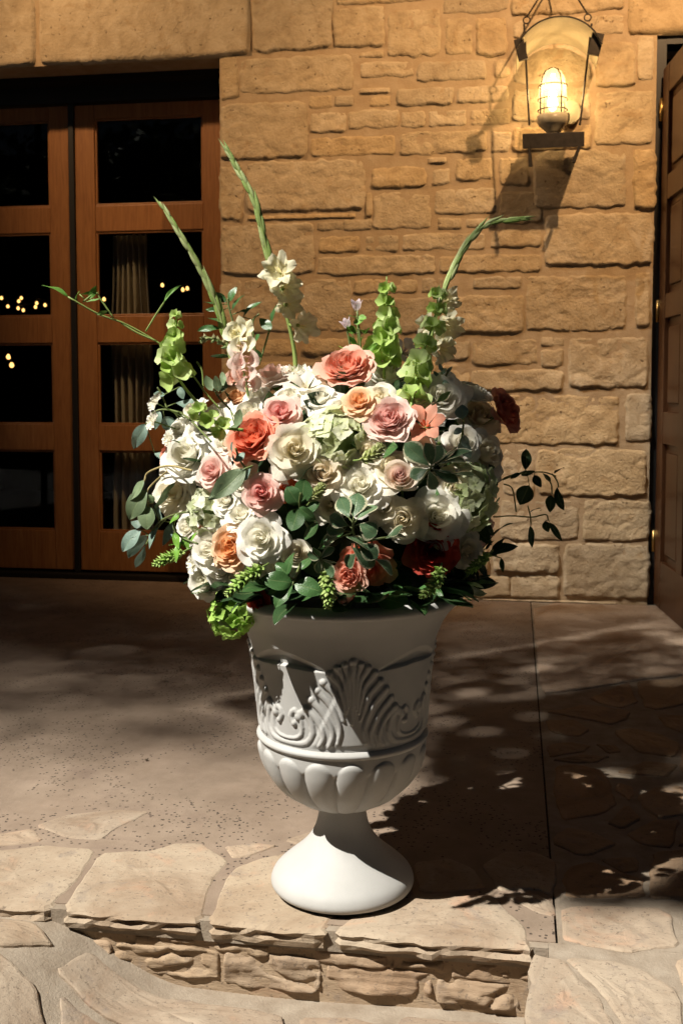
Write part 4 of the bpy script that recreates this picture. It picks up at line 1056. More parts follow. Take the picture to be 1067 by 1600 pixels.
def proto(kind, var):
    key = (kind, var)
    if key in PET: return PET[key]
    r = random.Random(hash(kind) % 1000 + var * 77 if False else sum(map(ord, kind)) + var * 77); out = []
    def add(t, *a, **k):
        vs, fs, uv = petal_grid(*a, **k)
        out.append((mesh_of('petal', vs, fs, M['petal'], True, uv), t))
    if kind in ('rose', 'open_rose'):
        op = kind == 'open_rose'
        ni = 11; no = 15
        for k in range(ni):           # furled heart, tips closing inwards
            t = k / (ni - 1)
            add(0.40 * t, k * 2.39996 + r.uniform(-.2, .2), 1.5 - 0.45 * t, 0.02 + 0.10 * t, 0.06 + 0.34 * t, (0.80 if op else 0.95) - 0.10 * t + r.uniform(-.03, .03),
                -0.20 + 0.34 * t, r.random() * 1e4, 0.012, bul=2.6, asym=0.10 - 0.05 * t)
        for k in range(no):           # reflexed outer petals, five to a ring
            t = (k + 1) / no; ring = k // 5
            add(0.42 + 0.58 * t, k * 1.2566 + ring * 0.63 + r.uniform(-.22, .22), 0.86 - 0.06 * ring, 0.10, 0.44 + 0.40 * t * r.uniform(.92, 1.08), (0.70 if op else 0.80) - (0.50 if op else 0.36) * t + r.uniform(-.05, .05),
                0.30 + 0.60 * t, r.random() * 1e4, 0.022 + 0.03 * t, bul=2.1 - 0.3 * t, asym=0.05 * r.choice((-1, 1)), point=r.uniform(0.0, 0.12))
    elif kind == 'garden_rose':
        n = 44
        for k in range(n):
            t = k / (n - 1)
            add(t, k * 2.39996 + r.uniform(-.4, .4), 0.85 * (1 - t) + 0.55, 0.02 + 0.12 * t, 0.08 + 0.86 * t ** 0.75 * r.uniform(.9, 1.08), 0.74 - 0.34 * t ** 1.6 + r.uniform(-.07, .07),
                -0.05 + 0.55 * t ** 1.5, r.random() * 1e4, 0.045 + 0.02 * t, nu=7, nv=5, bul=1.8, asym=0.08 * (r.random() - .5))
    elif kind == 'ranunculus':
        n = 52
        for k in range(n):
            t = k / (n - 1)
            add(t, k * 2.39996, 0.75 * (1 - t) + 0.55, 0.04 + 0.10 * t, 0.10 + 0.86 * t ** 0.9, 0.66 - 0.36 * t ** 1.8, 0.05 + 0.40 * t ** 3, r.random() * 1e4, 0.012 + .015 * t, nu=6, nv=5, bul=2.1)
    elif kind == 'bud_rose':
        n = 16
        for k in range(n):
            t = k / (n - 1)
            add(t, k * 2.39996, 2.2 * (1 - t) + 0.95, 0.05 + 0.10 * t, 0.09 + 0.62 * t ** 1.1, 1.15 - 0.35 * t ** 1.5, 0.05 + 0.6 * t ** 3, r.random() * 1e4, 0.012, bul=2.8, asym=0.06)
    elif kind == 'lily':        # open six-petalled bloom
        for k in range(6):
            add(0.6 + 0.4 * (k % 2), k * math.pi / 3 + r.uniform(-.1, .1), 0.56, 0.05, 0.80 * r.uniform(.9, 1.1), 0.75 - 0.1 * (k % 2), 0.55, r.random() * 1e4, 0.05, nu=7, nv=7, bul=1.15, point=0.22)
        for k in range(5):
            add(0.0, k * 1.2566, 0.5, 0.02, 0.16, 0.5, 0.1, r.random() * 1e4, 0.02, nu=4, nv=4)
    elif kind == 'bell':        # campanula
        for k in range(5):
            add(0.7, k * 1.2566, 0.66, 0.20, 0.52, 1.35, 0.35, r.random() * 1e4, 0.02, nu=6, nv=7, bul=3.2, point=0.24)
    elif kind == 'carnation':
        n = 26
        for k in range(n):
            t = k / (n - 1)
            add(t, k * 2.39996 + r.uniform(-.4, .4), 0.5, 0.03 + .05 * t, 0.1 + 0.8 * t ** .8, 0.7 - 0.3 * t, 0.3, r.random() * 1e4, 0.09, nu=7, nv=4, bul=1.6)
    elif kind == 'trumpet':     # gladiolus floret
        for k in range(6):
            add(0.8, k * math.pi / 3, 0.74, 0.10, 0.50 * r.uniform(.85, 1.15), 1.0 - 0.1 * (k % 2), 0.85, r.random() * 1e4, 0.10, nu=9, nv=7, bul=1.4, point=0.08)
        for k in range(3):
            add(0.0, k * 2.09, 0.3, 0.02, 0.08, 0.95, 0.0, r.random() * 1e4, 0.01, nu=3, nv=4)
    elif kind == 'snap':        # snapdragon floret: pouch with two lips
        for k in range(4):
            add(0.5, k * math.pi / 2, 0.95, 0.16, 0.34, 0.62, -0.3 if k % 2 else 0.5, r.random() * 1e4, 0.03, nu=6, nv=5, bul=3.0)
        add(1.0, 0.0, 1.2, 0.2, 0.6, 0.95, 0.9, r.random() * 1e4, 0.08, nu=7, nv=5, bul=2.2); add(1.0, math.pi, 1.2, 0.2, 0.62, 0.75, 1.1, r.random() * 1e4, 0.08, nu=7, nv=5, bul=2.2)
    PET[key] = out; return out
def lerp3(a, b, t): return tuple(x + (y - x) * t for x, y in zip(a, b))
PAL = dict(white=((0.92, 0.89, 0.76), (0.94, 0.925, 0.86)), cream=((0.90, 0.82, 0.62), (0.93, 0.89, 0.77)), tan=((0.84, 0.70, 0.50), (0.90, 0.83, 0.70)),
           blush=((0.88, 0.60, 0.51), (0.93, 0.85, 0.77)), pink=((0.84, 0.36, 0.33), (0.91, 0.66, 0.59)), softpink=((0.86, 0.50, 0.45), (0.92, 0.74, 0.67)),
           coral=((0.82, 0.22, 0.11), (0.90, 0.43, 0.30)), coralpink=((0.87, 0.38, 0.26), (0.92, 0.57, 0.45)), peach=((0.90, 0.48, 0.20), (0.93, 0.69, 0.48)),
           red=((0.38, 0.025, 0.02), (0.62, 0.09, 0.06)), mauve=((0.74, 0.48, 0.42), (0.90, 0.77, 0.64)), lilac=((0.74, 0.50, 0.62), (0.86, 0.74, 0.79)),
           yellow=((0.86, 0.76, 0.40), (0.90, 0.87, 0.67)), orange=((0.80, 0.17, 0.05), (0.86, 0.27, 0.11)))
GREEN = dict(stem=(0.20, 0.30, 0.08), calyx=(0.10, 0.20, 0.04))
STEMS = {}
def stem_mesh(ln, r, key):
    if key not in STEMS:
        m = MB().tube([(0, 0, 0.02), (0, 0, -ln * .5), (0, 0, -ln)], r, 7)
        STEMS[key] = mesh_of('stem', m.v, m.f, M['leaf'], True)
    return STEMS[key]
def calyx_mesh():
    if 'calyx' not in STEMS:
        mb = MB().lathe([(0.03, -0.16), (0.09, -0.12), (0.14, -0.04), (0.15, 0.04)], 12, (0, 0, 0), False)
        for k in range(5):
            a = k * 1.2566; c, s_ = math.cos(a), math.sin(a)
            mb.add([(0.13 * math.cos(a - .5), 0.13 * math.sin(a - .5), 0.0), (0.13 * math.cos(a + .5), 0.13 * math.sin(a + .5), 0.0), (0.42 * c, 0.42 * s_, 0.02)], [(0, 1, 2)])
        STEMS['calyx'] = mesh_of('calyx', mb.v, mb.f, M['leaf'], True)
    return STEMS['calyx']
def flower(name, kind, px, py, rpx, pal, label, cat='rose', face=None, depth=None, roll=None, push=0.0, group=None, var=None, stemlen=2.0, upmix=0.0):
    if depth is None:
        p, nrm = ball_hit(px, py)
    else:
        p = at_d(px, py, depth); nrm = facing(0, 0.4)
    f = facing(face[0] - 0.16, face[1] + 0.24, face[2]) if face else nrm
    if not face:
        f = (f * 0.75 - FWD * 0.25 + Vector((0, 0, 0.10))).normalized()
    dist = (p - CAM).dot(FWD)
    r = rpx * dist / FPX * 1.15
    hh = {'bud_rose': 0.6, 'bell': 0.7}.get(kind, 0.36)
    loc = p - f * (r * hh) + f * push
    t = thing(name, label, cat, loc, group)
    q = f.to_track_quat('Z', 'Y')
    q = q @ Quaternion((0, 0, 1), roll if roll is not None else rnd.uniform(0, 6.28))
    t.rotation_mode = 'QUATERNION'; t.rotation_quaternion = q; t.scale = (r, r, r * 0.85)
    c0_, c1_ = PAL[pal]
    for me, tt in proto(kind, var if var is not None else rnd.randint(0, 2)):
        j = rnd.uniform(0.94, 1.03)
        c = lerp3(c0_, c1_, min(1, tt * 1.25)); link('petal', me, t, color=tuple(min(1, x * j) for x in c))
    link('calyx', calyx_mesh(), t, color=GREEN['calyx'])
    if stemlen: link('stem', stem_mesh(stemlen, 0.07, ('s', stemlen)), t, color=GREEN['stem'])
    return t

# ---- leaves
LEAF = {}
def leaf_mesh(shape, var, mat):
    key = (shape, var, mat)
    if key in LEAF: return LEAF[key]
    r = random.Random(var * 13 + len(shape)); nu, nv = 6, 10; vs = []; uv = []
    fold = r.uniform(0.10, 0.32); arch = r.uniform(0.05, 0.24) * (1 if var % 2 else -0.6); tw = r.uniform(-.5, .5)
    for j in range(nv + 1):
        v = j / nv
        if shape == 'ovate': w = math.sin(math.pi * v ** 0.85) ** 0.8
        elif shape == 'lance': w = math.sin(math.pi * v ** 0.75) ** 1.1
        elif shape == 'round': w = (math.sin(math.pi * v) ** 0.62) 
        elif shape == 'obovate': w = math.sin(math.pi * min(1, v ** 1.5)) ** 0.7 if v < 1 else 0
        else: w = math.sin(math.pi * v ** 0.7) ** 0.9
        w = max(w, 0.02 if v < .5 else 0.0)
        for i in range(nu + 1):
            u = -1 + 2 * i / nu
            z = fold * 0.5 * abs(u) * w + arch * 4 * v * (1 - v) + 0.03 * math.sin(v * 9 + u * 3 + var)
            x = u * w * 0.5
            a = tw * v; 
            vs.append((x * math.cos(a), v, z * 0.5 + x * math.sin(a))); uv.append(((u + 1) / 2, v))
    fs = [(j * (nu + 1) + i, j * (nu + 1) + i + 1, (j + 1) * (nu + 1) + i + 1, (j + 1) * (nu + 1) + i) for j in range(nv) for i in range(nu)]
    LEAF[key] = mesh_of('leaf', vs, fs, M[mat], True, uv); return LEAF[key]
LC = dict(euc=(0.20, 0.29, 0.25), euc2=(0.16, 0.22, 0.12), ruscus=(0.06, 0.14, 0.045), dark=(0.030, 0.065, 0.025), bright=(0.16, 0.33, 0.05), pit=(0.12, 0.21, 0.11), smilax=(0.12, 0.27, 0.04))
def put_leaf(t, base, tip, width, shape='ovate', mat='leaf', col='ruscus', nh=None, var=None):
    y = tip - base; ln = y.length; y = y / ln
    if nh is None:
        nh = (-FWD * 0.62 + Vector((0, 0, 0.60)) - RGT * 0.32 + Vector((rnd.gauss(0, .28), rnd.gauss(0, .28), rnd.gauss(0, .28))))
    z = (nh - y * nh.dot(y)).normalized(); x = y.cross(z)
    o = link('leaf', leaf_mesh(shape, rnd.randint(0, 4) if var is None else var, mat), t)
    k = rnd.uniform(0.82, 1.15); c = LC[col]; o.color = (c[0] * k, c[1] * k, c[2] * k, 1)
    b = base - t.location
    o.matrix_local = Matrix(((x.x * width, y.x * ln, z.x * ln, b.x), (x.y * width, y.y * ln, z.y * ln, b.y), (x.z * width, y.z * ln, z.z * ln, b.z), (0, 0, 0, 1)))
    return o
def sprig(name, label, cat, stems, leaves, depth=-0.3, shape='ovate', mat='leaf', col='ruscus', srad=0.0022, group=None, stemcol=None, wk=1.12):
    """stems: list of pixel polylines (x, y[, d]); leaves: (bx, by, tx, ty, w[, d][, tipd])"""
    S = [[at_d(q[0], q[1], q[2] if len(q) > 2 else depth) for q in st] for st in stems]
    t = thing(name, label, cat, S[0][0], group)
    for st in S:
        m = MB().tube([p - S[0][0] for p in bez(st, 5 * len(st))], srad, 6)
        m.build('stem', M['leaf'], t, True, stemcol or (0.16, 0.20, 0.07))
    for lf in leaves:
        d = lf[5] if len(lf) > 5 else depth; td = lf[6] if len(lf) > 6 else d + rnd.uniform(-.02, .015)
        b = at_d(lf[0], lf[1], d); e = at_d(lf[2], lf[3], td)
        put_leaf(t, b, e, lf[4] * px_m(d) * wk, shape, mat, col)
        # short stalk joining the leaf to the nearest point of a stem
        best = min((p for st in S for p in bez(st, 4 * len(st))), key=lambda p: (p - b).length)
        if 0.004 < (best - b).length < 0.16:
            MB().tube([best - S[0][0], b - S[0][0]], srad * 0.6, 5).build('stalk', M['leaf'], t, True, stemcol or (0.16, 0.20, 0.07))
    return t

# ---- foam and inner greenery
vs = []; fs = []
m = MB(); prof = [(0.02, 1), (0.4, .9), (0.75, .65), (0.95, .3), (1, 0), (0.95, -.3), (0.8, -.6), (0.62, -1.0)]
zb = (0.62 - BC.z)
m.lathe([(r * 0.235, max(z * 0.20, zb)) for r, z in prof], 40)
m.v = [tuple(np.array(v) * (1 + 0.04 * math.sin(v[0] * 60) * math.cos(v[2] * 50))) for v in m.v]
m.v = [(v[0] + BC.x * 0.6, v[1] + BC.y * 0.6, v[2] + BC.z) for v in m.v]
tag(m.build('floral_foam', m_plain('wet_foam', (0.020, 0.035, 0.015), 0.95, 0.1, 0, 60, 0.3), None, True), 'dark green floral foam packed in the urn under the blooms', 'foam')
for k in range(34):
    ph = k * 2.39996; zt_ = 0.95 - 1.75 * (k + .5) / 34
    rr = math.sqrt(max(0, 1 - zt_ * zt_)); nrm = Vector((rr * math.cos(ph), rr * math.sin(ph), zt_))
    c = BC + Vector((nrm.x * BR.x, nrm.y * BR.y, nrm.z * BR.z)) * 0.74
    t = thing('greenery_sprig', 'dark leafy sprig tucked deep between the blooms', 'foliage', c, 'dark greenery tucked between the blooms')
    for i in range(9):
        dv = (nrm * 0.55 + Vector((rnd.gauss(0, 1), rnd.gauss(0, 1), rnd.gauss(0, .8))) * 0.5).normalized()
        put_leaf(t, c + dv * 0.015, c + dv * rnd.uniform(0.075, 0.12), rnd.uniform(0.035, 0.05), 'ovate', 'gloss', 'dark' if rnd.random() < .7 else 'ruscus', nrm + Vector((rnd.gauss(0, .3), rnd.gauss(0, .3), rnd.gauss(0, .3))))

for k in range(20):     # collar of leaves under the lowest blooms
    ph = k * 2 * math.pi / 20 + 0.1; nrm = Vector((math.cos(ph), math.sin(ph), -0.1))
    c = Vector((nrm.x * 0.20, nrm.y * 0.20, 0.70))
    t = thing('collar_sprig', 'dark leafy sprig spreading over the rim of the urn', 'foliage', c, 'dark leaves collaring the rim of the urn')
    for i in range(6):
        dv = (nrm + Vector((rnd.gauss(0, .35), rnd.gauss(0, .35), rnd.uniform(-.15, .35)))).normalized()
        b0 = c + dv * rnd.uniform(0.0, 0.06)
        put_leaf(t, b0, b0 + dv * rnd.uniform(0.075, 0.105), rnd.uniform(0.04, 0.055), 'ovate', 'gloss', 'dark' if rnd.random() < .6 else 'ruscus', Vector((0, 0, 1)) + nrm * 0.5 + Vector((rnd.gauss(0, .3), rnd.gauss(0, .3), 0)))
# ---- roses and other round blooms (photo position, radius, palette, label)
R_ = 'white and coloured roses'
def rose(px, py, r, pal, label, kind='rose', face=None, push=0.0, depth=None, cat='rose', name='rose', **k):
    return flower(name, kind, px, py, r, pal, label, cat, face, depth, None, push, None, **k)
rose(427, 590, 38, 'blush', 'blush-edged white rose standing at the top left, under the snapdragon', face=(-.2, 1.1, .55))
rose(370, 622, 24, 'peach', 'small peach rose peeping out at the upper left', face=(-.5, .9, .7))
rose(390, 645, 36, 'white', 'white rose just right of the small upper-left peach one', 'open_rose', face=(-.3, .7, 1))
rose(336, 660, 36, 'white', 'white rose at the upper left, below the grey-green leaves', face=(-.4, .45, .9))
rose(452, 622, 33, 'white', 'white rose directly above the round pink one', 'open_rose', face=(-.1, .9, 1))
rose(500, 620, 31, 'white', 'white rose below left of the coral peony-like bloom', 'open_rose', face=(0, .9, 1))
rose(441, 654, 30, 'pink', 'round pink rose with deep pink heart, upper middle left', face=(.05, .35, 1), push=.02)
rose(404, 694, 40, 'coral', 'large open coral rose left of centre', 'garden_rose', face=(-.25, .35, 1), push=.03, cat='garden rose', name='garden_rose')
rose(460, 706, 40, 'cream', 'creamy white rose touching the large coral bloom on its right', face=(.2, .0, 1), push=.02)
rose(293, 712, 42, 'white', 'big white rose at the left edge, side on', face=(-.35, .3, 1))
rose(262, 708, 25, 'coralpink', 'coral-pink bloom half hidden behind a white rose at the far left', 'garden_rose', face=(-1.0, .2, .45), cat='garden rose', name='garden_rose')
rose(336, 738, 31, 'softpink', 'pale pink rose at the left, above the long green leaf', 'open_rose', face=(-.5, .1, 1), push=.01)
rose(271, 770, 38, 'cream', 'ivory rose at the left edge behind a hanging green leaf', 'open_rose', face=(-.4, .0, 1))
rose(414, 773, 28, 'pink', 'pink rose low in the middle, beside the orange blooms', face=(0, -.05, 1), push=.03)
rose(473, 752, 20, 'orange', 'orange-red bloom between the low pink rose and the tan rose', 'ranunculus', face=(.1, .2, 1), cat='ranunculus', name='ranunculus')
rose(449, 764, 19, 'orange', 'orange-red bloom touching the low pink rose', 'ranunculus', face=(-.2, .1, 1), cat='ranunculus', name='ranunculus')
rose(505, 741, 34, 'tan', 'tan-cream rose in the shaded middle of the bouquet', face=(.1, .25, 1))
rose(543, 588, 40, 'coralpink', 'full coral-pink garden rose at the top centre', 'garden_rose', face=(0, .75, 1), push=.03, cat='garden rose', name='garden_rose')
rose(605, 586, 39, 'white', 'white rose at the top, right of the full coral-pink bloom', 'open_rose', face=(.1, 1.0, .7))
rose(592, 622, 26, 'cream', 'cream rose petals below the white rose at the top', 'open_rose', face=(.1, .2, 1))
rose(563, 637, 27, 'peach', 'peach rose under the full coral-pink bloom', face=(-.05, .45, 1), push=.02)
rose(609, 664, 36, 'softpink', 'large pale pink rose right of centre', 'garden_rose', face=(.0, .3, 1), push=.025, cat='garden rose', name='garden_rose')
rose(666, 674, 28, 'coral', 'open coral lily-like flower right of centre', 'lily', face=(-.05, .4, 1), push=.03, cat='lily', name='lily')
rose(690, 627, 38, 'white', 'white rose with a small green leaf on it, upper right', face=(.1, .2, 1), push=.02)
rose(733, 608, 38, 'white', 'white many-petalled bloom at the top right edge', 'ranunculus', face=(.45, .9, .35), cat='ranunculus', name='ranunculus')
rose(748, 652, 36, 'cream', 'cream rose at the right edge, above the drooping white one', face=(.6, .45, .8))
rose(759, 706, 42, 'cream', 'drooping cream rose at the right edge beside the leaf sprig', 'open_rose', face=(.75, .1, .7))
rose(780, 648, 33, 'coral', 'dark coral bloom jutting out at the right edge', 'garden_rose', face=(.9, .15, .55), cat='garden rose', name='garden_rose', push=.02)
rose(561, 757, 40, 'white', 'white rose low in the middle above the variegated leaves', 'open_rose', face=(.1, .25, 1))
rose(612, 730, 36, 'cream', 'cream rose just above the small mauve rosebud', 'open_rose', face=(.15, .5, 1))
rose(627, 762, 28, 'mauve', 'small mauve-hearted rosebud right of centre', 'bud_rose', face=(.05, .3, 1), push=.05)
rose(682, 805, 42, 'white', 'white rose in deep shade at the lower right', face=(.25, -.1, 1))
rose(630, 812, 32, 'cream', 'cream rose in deep shade left of the shaded white one', face=(.0, -.2, 1))
rose(376, 803, 30, 'white', 'white rose seen from the side above the peach garden rose', 'open_rose', face=(-.3, .5, 1))
rose(335, 860, 35, 'white', 'white rose left of the low peach garden rose', face=(-.45, -.1, 1), push=.01)
rose(371, 856, 33, 'peach', 'peach garden rose low at the left between two white roses', 'garden_rose', face=(-.25, -.1, 1), push=.025, cat='garden rose', name='garden_rose')
rose(417, 843, 36, 'white', 'round white rose low left, right of the peach garden rose', face=(-.1, -.1, 1), push=.03)
rose(319, 906, 30, 'white', 'lowest white rose at the lower left, above the lime hydrangea', 'ranunculus', face=(-.45, -.25, 1), cat='ranunculus', name='ranunculus')
rose(318, 836, 20, 'coralpink', 'small coral bloom between hydrangea and white rose at the lower left', 'garden_rose', face=(-.7, .1, .8), cat='garden rose', name='garden_rose')
rose(462, 866, 26, 'cream', 'half-open cream rose in shade right of the round low white one', 'bud_rose', face=(.3, .1, 1), push=.01)
rose(440, 885, 24, 'cream', 'small cream rose beneath the round low white one', 'open_rose', face=(.0, -.3, 1))
rose(574, 893, 40, 'coral', 'large coral bloom in shade over the rim of the urn', 'garden_rose', face=(.15, -.8, 1), cat='garden rose', name='garden_rose', push=-.02)
rose(676, 860, 38, 'red', 'dark red bloom in deep shade at the lower right', 'garden_rose', face=(.2, -.3, 1), cat='garden rose', name='garden_rose')
rose(415, 930, 17, 'red', 'small dark red bloom beside the lime hydrangea at the rim', 'garden_rose', face=(-.1, -.5, 1), cat='garden rose', name='garden_rose', push=.04)
rose(300, 878, 20, 'white', 'small ruffled white flower behind the lower left white roses', 'carnation', face=(-.9, -.1, .6), cat='carnation', name='carnation')
rose(240, 627, 15, 'white', 'small white ruffled flower at the upper left tip', 'carnation', face=(-.8, .3, .7), depth=-.06, cat='carnation', name='carnation', stemlen=8.0)
rose(236, 657, 15, 'white', 'small white ruffled flower just below the upper left one', 'carnation', face=(-.8, .1, .7), depth=-.06, cat='carnation', name='carnation', stemlen=8.0)
rose(262, 684, 13, 'white', 'small white ruffled flower nearest the far left coral-pink bloom', 'carnation', face=(-.6, .1, .8), depth=-.10, cat='carnation', name='carnation', stemlen=6.0)
rose(300, 640, 26, 'white', 'white bloom behind the pale green bells at the upper left', 'open_rose', face=(-.8, .7, .5))
rose(466, 578, 30, 'white', 'ragged white bloom behind the blush-edged rose', 'carnation', face=(.2, 1.2, .4), cat='carnation', name='carnation')
rose(478, 600, 28, 'cream', 'cream bloom between the blush-edged rose and the full coral-pink one', 'lily', face=(.1, .9, .7), cat='lily', name='lily')
rose(648, 620, 24, 'tan', 'shaded cream rose left of the white rose with a leaf on it', 'open_rose', face=(.2, .5, 1))
rose(658, 706, 26, 'cream', 'cream bloom half hidden under the coral lily-like flower', 'open_rose', face=(.1, .1, 1))
rose(545, 900, 26, 'coralpink', 'coral bloom peeping out left of the large shaded one', 'garden_rose', face=(-.2, -.4, 1), cat='garden rose', name='garden_rose')
rose(730, 860, 28, 'cream', 'cream bloom in deep shade at the lower right corner', 'open_rose', face=(.6, -.3, .8))
rose(512, 790, 26, 'cream', 'cream bloom hidden behind the round green leaves low in the middle', 'open_rose', face=(.0, -.1, 1), push=-.02)
for px, py, r, pal, kd, fx, fy, lb in [
    (352, 694, 26, 'white', 'open_rose', -.2, .3, 'small white rose filling the gap left of the large coral bloom'), (312, 676, 28, 'white', 'rose', -.4, .4, 'white rose between the two upper-left white ones'),
    (378, 744, 24, 'cream', 'open_rose', -.2, .1, 'cream petals behind the tip of the long green leaf'), (446, 737, 22, 'white', 'open_rose', 0, .1, 'small white bloom above the low pink rose'),
    (402, 618, 24, 'white', 'open_rose', -.2, .9, 'white bloom tucked under the blush-edged rose'), (530, 640, 28, 'white', 'open_rose', 0, .5, 'white bloom above the middle hydrangea'),
    (576, 704, 25, 'cream', 'open_rose', .1, .3, 'cream bloom below the large pale pink rose'), (708, 762, 28, 'cream', 'open_rose', .3, 0, 'shaded cream bloom left of the right-hand hydrangea'),
    (722, 690, 28, 'white', 'rose', .35, .2, 'white rose behind the right-hand variegated leaves'), (652, 592, 27, 'white', 'open_rose', .2, .9, 'white bloom at the foot of the right bell spike'),
    (352, 782, 24, 'white', 'open_rose', -.3, .2, 'white bloom right of the left-edge hydrangea'), (348, 893, 27, 'white', 'rose', -.3, -.1, 'white rose just above the lime hydrangea'),
    (398, 888, 24, 'cream', 'open_rose', -.1, -.2, 'cream bloom under the low peach garden rose'), (292, 826, 24, 'white', 'open_rose', -.5, 0, 'white bloom at the lower left behind the small green leaves'),
    (282, 672, 26, 'white', 'open_rose', -.5, .3, 'white bloom at the far upper left behind the bell stem'), (598, 792, 26, 'cream', 'open_rose', .1, 0, 'cream bloom right of the fan of variegated leaves')]:
    rose(px, py, r, pal, lb, kd, face=(fx, fy, 1))
# back of the bouquet
for k, (ax, az, pal, kd, lb) in enumerate([(0.9, 0.3, 'white', 'rose', 'white rose on the far side of the bouquet, high right'), (1.7, 0.1, 'cream', 'open_rose', 'cream rose on the far side of the bouquet, middle'), (2.5, 0.3, 'white', 'rose', 'white rose on the far side of the bouquet, high left'),
        (0.5, -0.4, 'softpink', 'rose', 'pale pink rose on the far side of the bouquet, right'), (1.3, -0.5, 'white', 'rose', 'white rose on the far side of the bouquet, low middle'), (2.1, -0.4, 'coralpink', 'garden_rose', 'coral rose on the far side of the bouquet, low'),
        (2.8, -0.3, 'white', 'open_rose', 'white open rose on the far side of the bouquet, left'), (1.2, 0.75, 'white', 'open_rose', 'white rose on the far side of the bouquet, near the top'), (2.0, 0.75, 'peach', 'rose', 'peach rose on the far side of the bouquet, near the top')]):
    cz_ = math.sqrt(1 - az * az); nrm = Vector((cz_ * math.cos(ax), cz_ * math.sin(ax), az))
    p = BC + Vector((nrm.x * BR.x, nrm.y * BR.y * 1.1, nrm.z * BR.z))
    t = thing('rose', lb, 'rose', p - nrm * 0.03)
    t.rotation_mode = 'QUATERNION'; t.rotation_quaternion = nrm.to_track_quat('Z', 'Y'); t.scale = (.068,) * 3
    for me, tt in proto(kd, k % 3): link('petal', me, t, color=lerp3(*PAL[pal], min(1, tt * 1.25)))
    link('stem', stem_mesh(2.0, 0.07, ('s', 2.0)), t, color=GREEN['stem'])
k = 0
for az in (0.42, 0.05, -0.35):
    for ax in (0.25, 0.8, 1.35, 1.9, 2.45, 2.95):
        axx = ax + (0.27 if az == 0.05 else 0); cz_ = math.sqrt(1 - az * az); nrm = Vector((cz_ * math.cos(axx), cz_ * math.sin(axx), az))
        p = BC + Vector((nrm.x * BR.x, nrm.y * BR.y * 1.15, nrm.z * BR.z)) * 0.97
        if (p - CAM).dot(FWD) < ZURN + 0.03: continue
        t = thing('rose', 'white rose filling the far side of the bouquet', 'rose', p - nrm * 0.03, 'white roses filling the far side of the bouquet')
        t.rotation_mode = 'QUATERNION'; t.rotation_quaternion = nrm.to_track_quat('Z', 'Y'); t.scale = (.064,) * 3
        for me, tt in proto('rose' if k % 2 else 'open_rose', k % 3): link('petal', me, t, color=lerp3(*PAL['white'], min(1, tt * 1.25)))
        link('stem', stem_mesh(2.0, 0.07, ('s', 2.0)), t, color=GREEN['stem']); k += 1

# ---- hydrangeas
def floret_mesh(var):
    key = ('floret', var)
    if key in PET: return PET[key]
    r = random.Random(var + 40); vs = []; fs = []; uv = []
    for k in range(4):
        a = k * math.pi / 2 + r.uniform(-.1, .1); b = len(vs); cup = r.uniform(.05, .3)
        for j in range(5):
            v = j / 4; w = math.sin(math.pi * min(1, v ** .8 * .93 + .03)) ** .6 * 0.52
            for i in range(5):
                u = -1 + i / 2; x = v; y = u * w; z = cup * v * v + 0.10 * abs(u) * w - 0.03 * math.sin(u * 4 + var)
                x -= 0.12 * u * u * v
                vs.append((x * math.cos(a) - y * math.sin(a), x * math.sin(a) + y * math.cos(a), z)); uv.append(((u + 1) / 2, v))
        fs += [(b + j * 5 + i, b + j * 5 + i + 1, b + j * 5 + i + 6, b + j * 5 + i + 5) for j in range(4) for i in range(4)]
    PET[key] = mesh_of('floret', vs, fs, M['petal'], True, uv); return PET[key]
def hydrangea(px, py, rpx, c0_, c1_, label, n=46, push=0.0, face=None, flo=0.30):
    p, nrm = ball_hit(px, py); f = facing(*face) if face else nrm
    r = rpx * (p - CAM).dot(FWD) / FPX
    c = p - f * (r * 0.55) + f * push
    t = thing('hydrangea', label, 'hydrangea', c)
    q = f.to_track_quat('Z', 'Y')
    for k in range(n):
        z = 1 - 1.35 * (k + .5) / n; rr = math.sqrt(1 - z * z); a = k * 2.39996
        d = q @ Vector((rr * math.cos(a), rr * math.sin(a), z))
        d = (d + Vector((rnd.gauss(0, .1), rnd.gauss(0, .1), rnd.gauss(0, .1)))).normalized()
        o = link('floret', floret_mesh(k % 5), t, d * r * rnd.uniform(.86, 1.02), lerp3(c0_, c1_, rnd.random()))
        o.rotation_mode = 'QUATERNION'
        dd2 = (d + Vector((rnd.gauss(0, .22), rnd.gauss(0, .22), rnd.gauss(0, .22)))).normalized()
        o.rotation_quaternion = dd2.to_track_quat('Z', 'Y') @ Quaternion((0, 0, 1), rnd.uniform(0, 6.28))
        s = r * flo * rnd.uniform(.85, 1.15); o.scale = (s, s, s)
    m = MB().tube([Vector((0, 0, 0)), -f * 0.10], 0.004, 7); m.build('stem', M['leaf'], t, True, GREEN['stem'])
    core = MB().lathe([(0.01, -.7), (.5, -.5), (.72, 0), (.5, .5), (.01, .7)], 14); core.v = [tuple(q @ Vector(v) * r) for v in core.v]
    core.build('flower_head_core', M['leaf'], t, True, (0.12, 0.17, 0.05))
WG = ((0.70, 0.76, 0.44), (0.86, 0.87, 0.70))
hydrangea(522, 682, 56, *WG, 'pale green-white hydrangea in the middle of the bouquet', 56, 0.005, (.05, .4, 1), .27)
hydrangea(318, 800, 42, (0.66, 0.72, 0.45), (0.82, 0.83, 0.70), 'white-green hydrangea low at the left edge', 46, 0.0, (-.7, .1, .8), .30)
hydrangea(740, 778, 58, (0.55, 0.66, 0.32), (0.74, 0.78, 0.55), 'pale green hydrangea in shade at the right edge', 60, 0.0, (.6, -.1, .9), .27)
hydrangea(378, 938, 36, (0.30, 0.55, 0.07), (0.52, 0.74, 0.20), 'lime green hydrangea hanging over the left rim of the urn', 44, 0.085, (-.3, -.4, 1), .31)

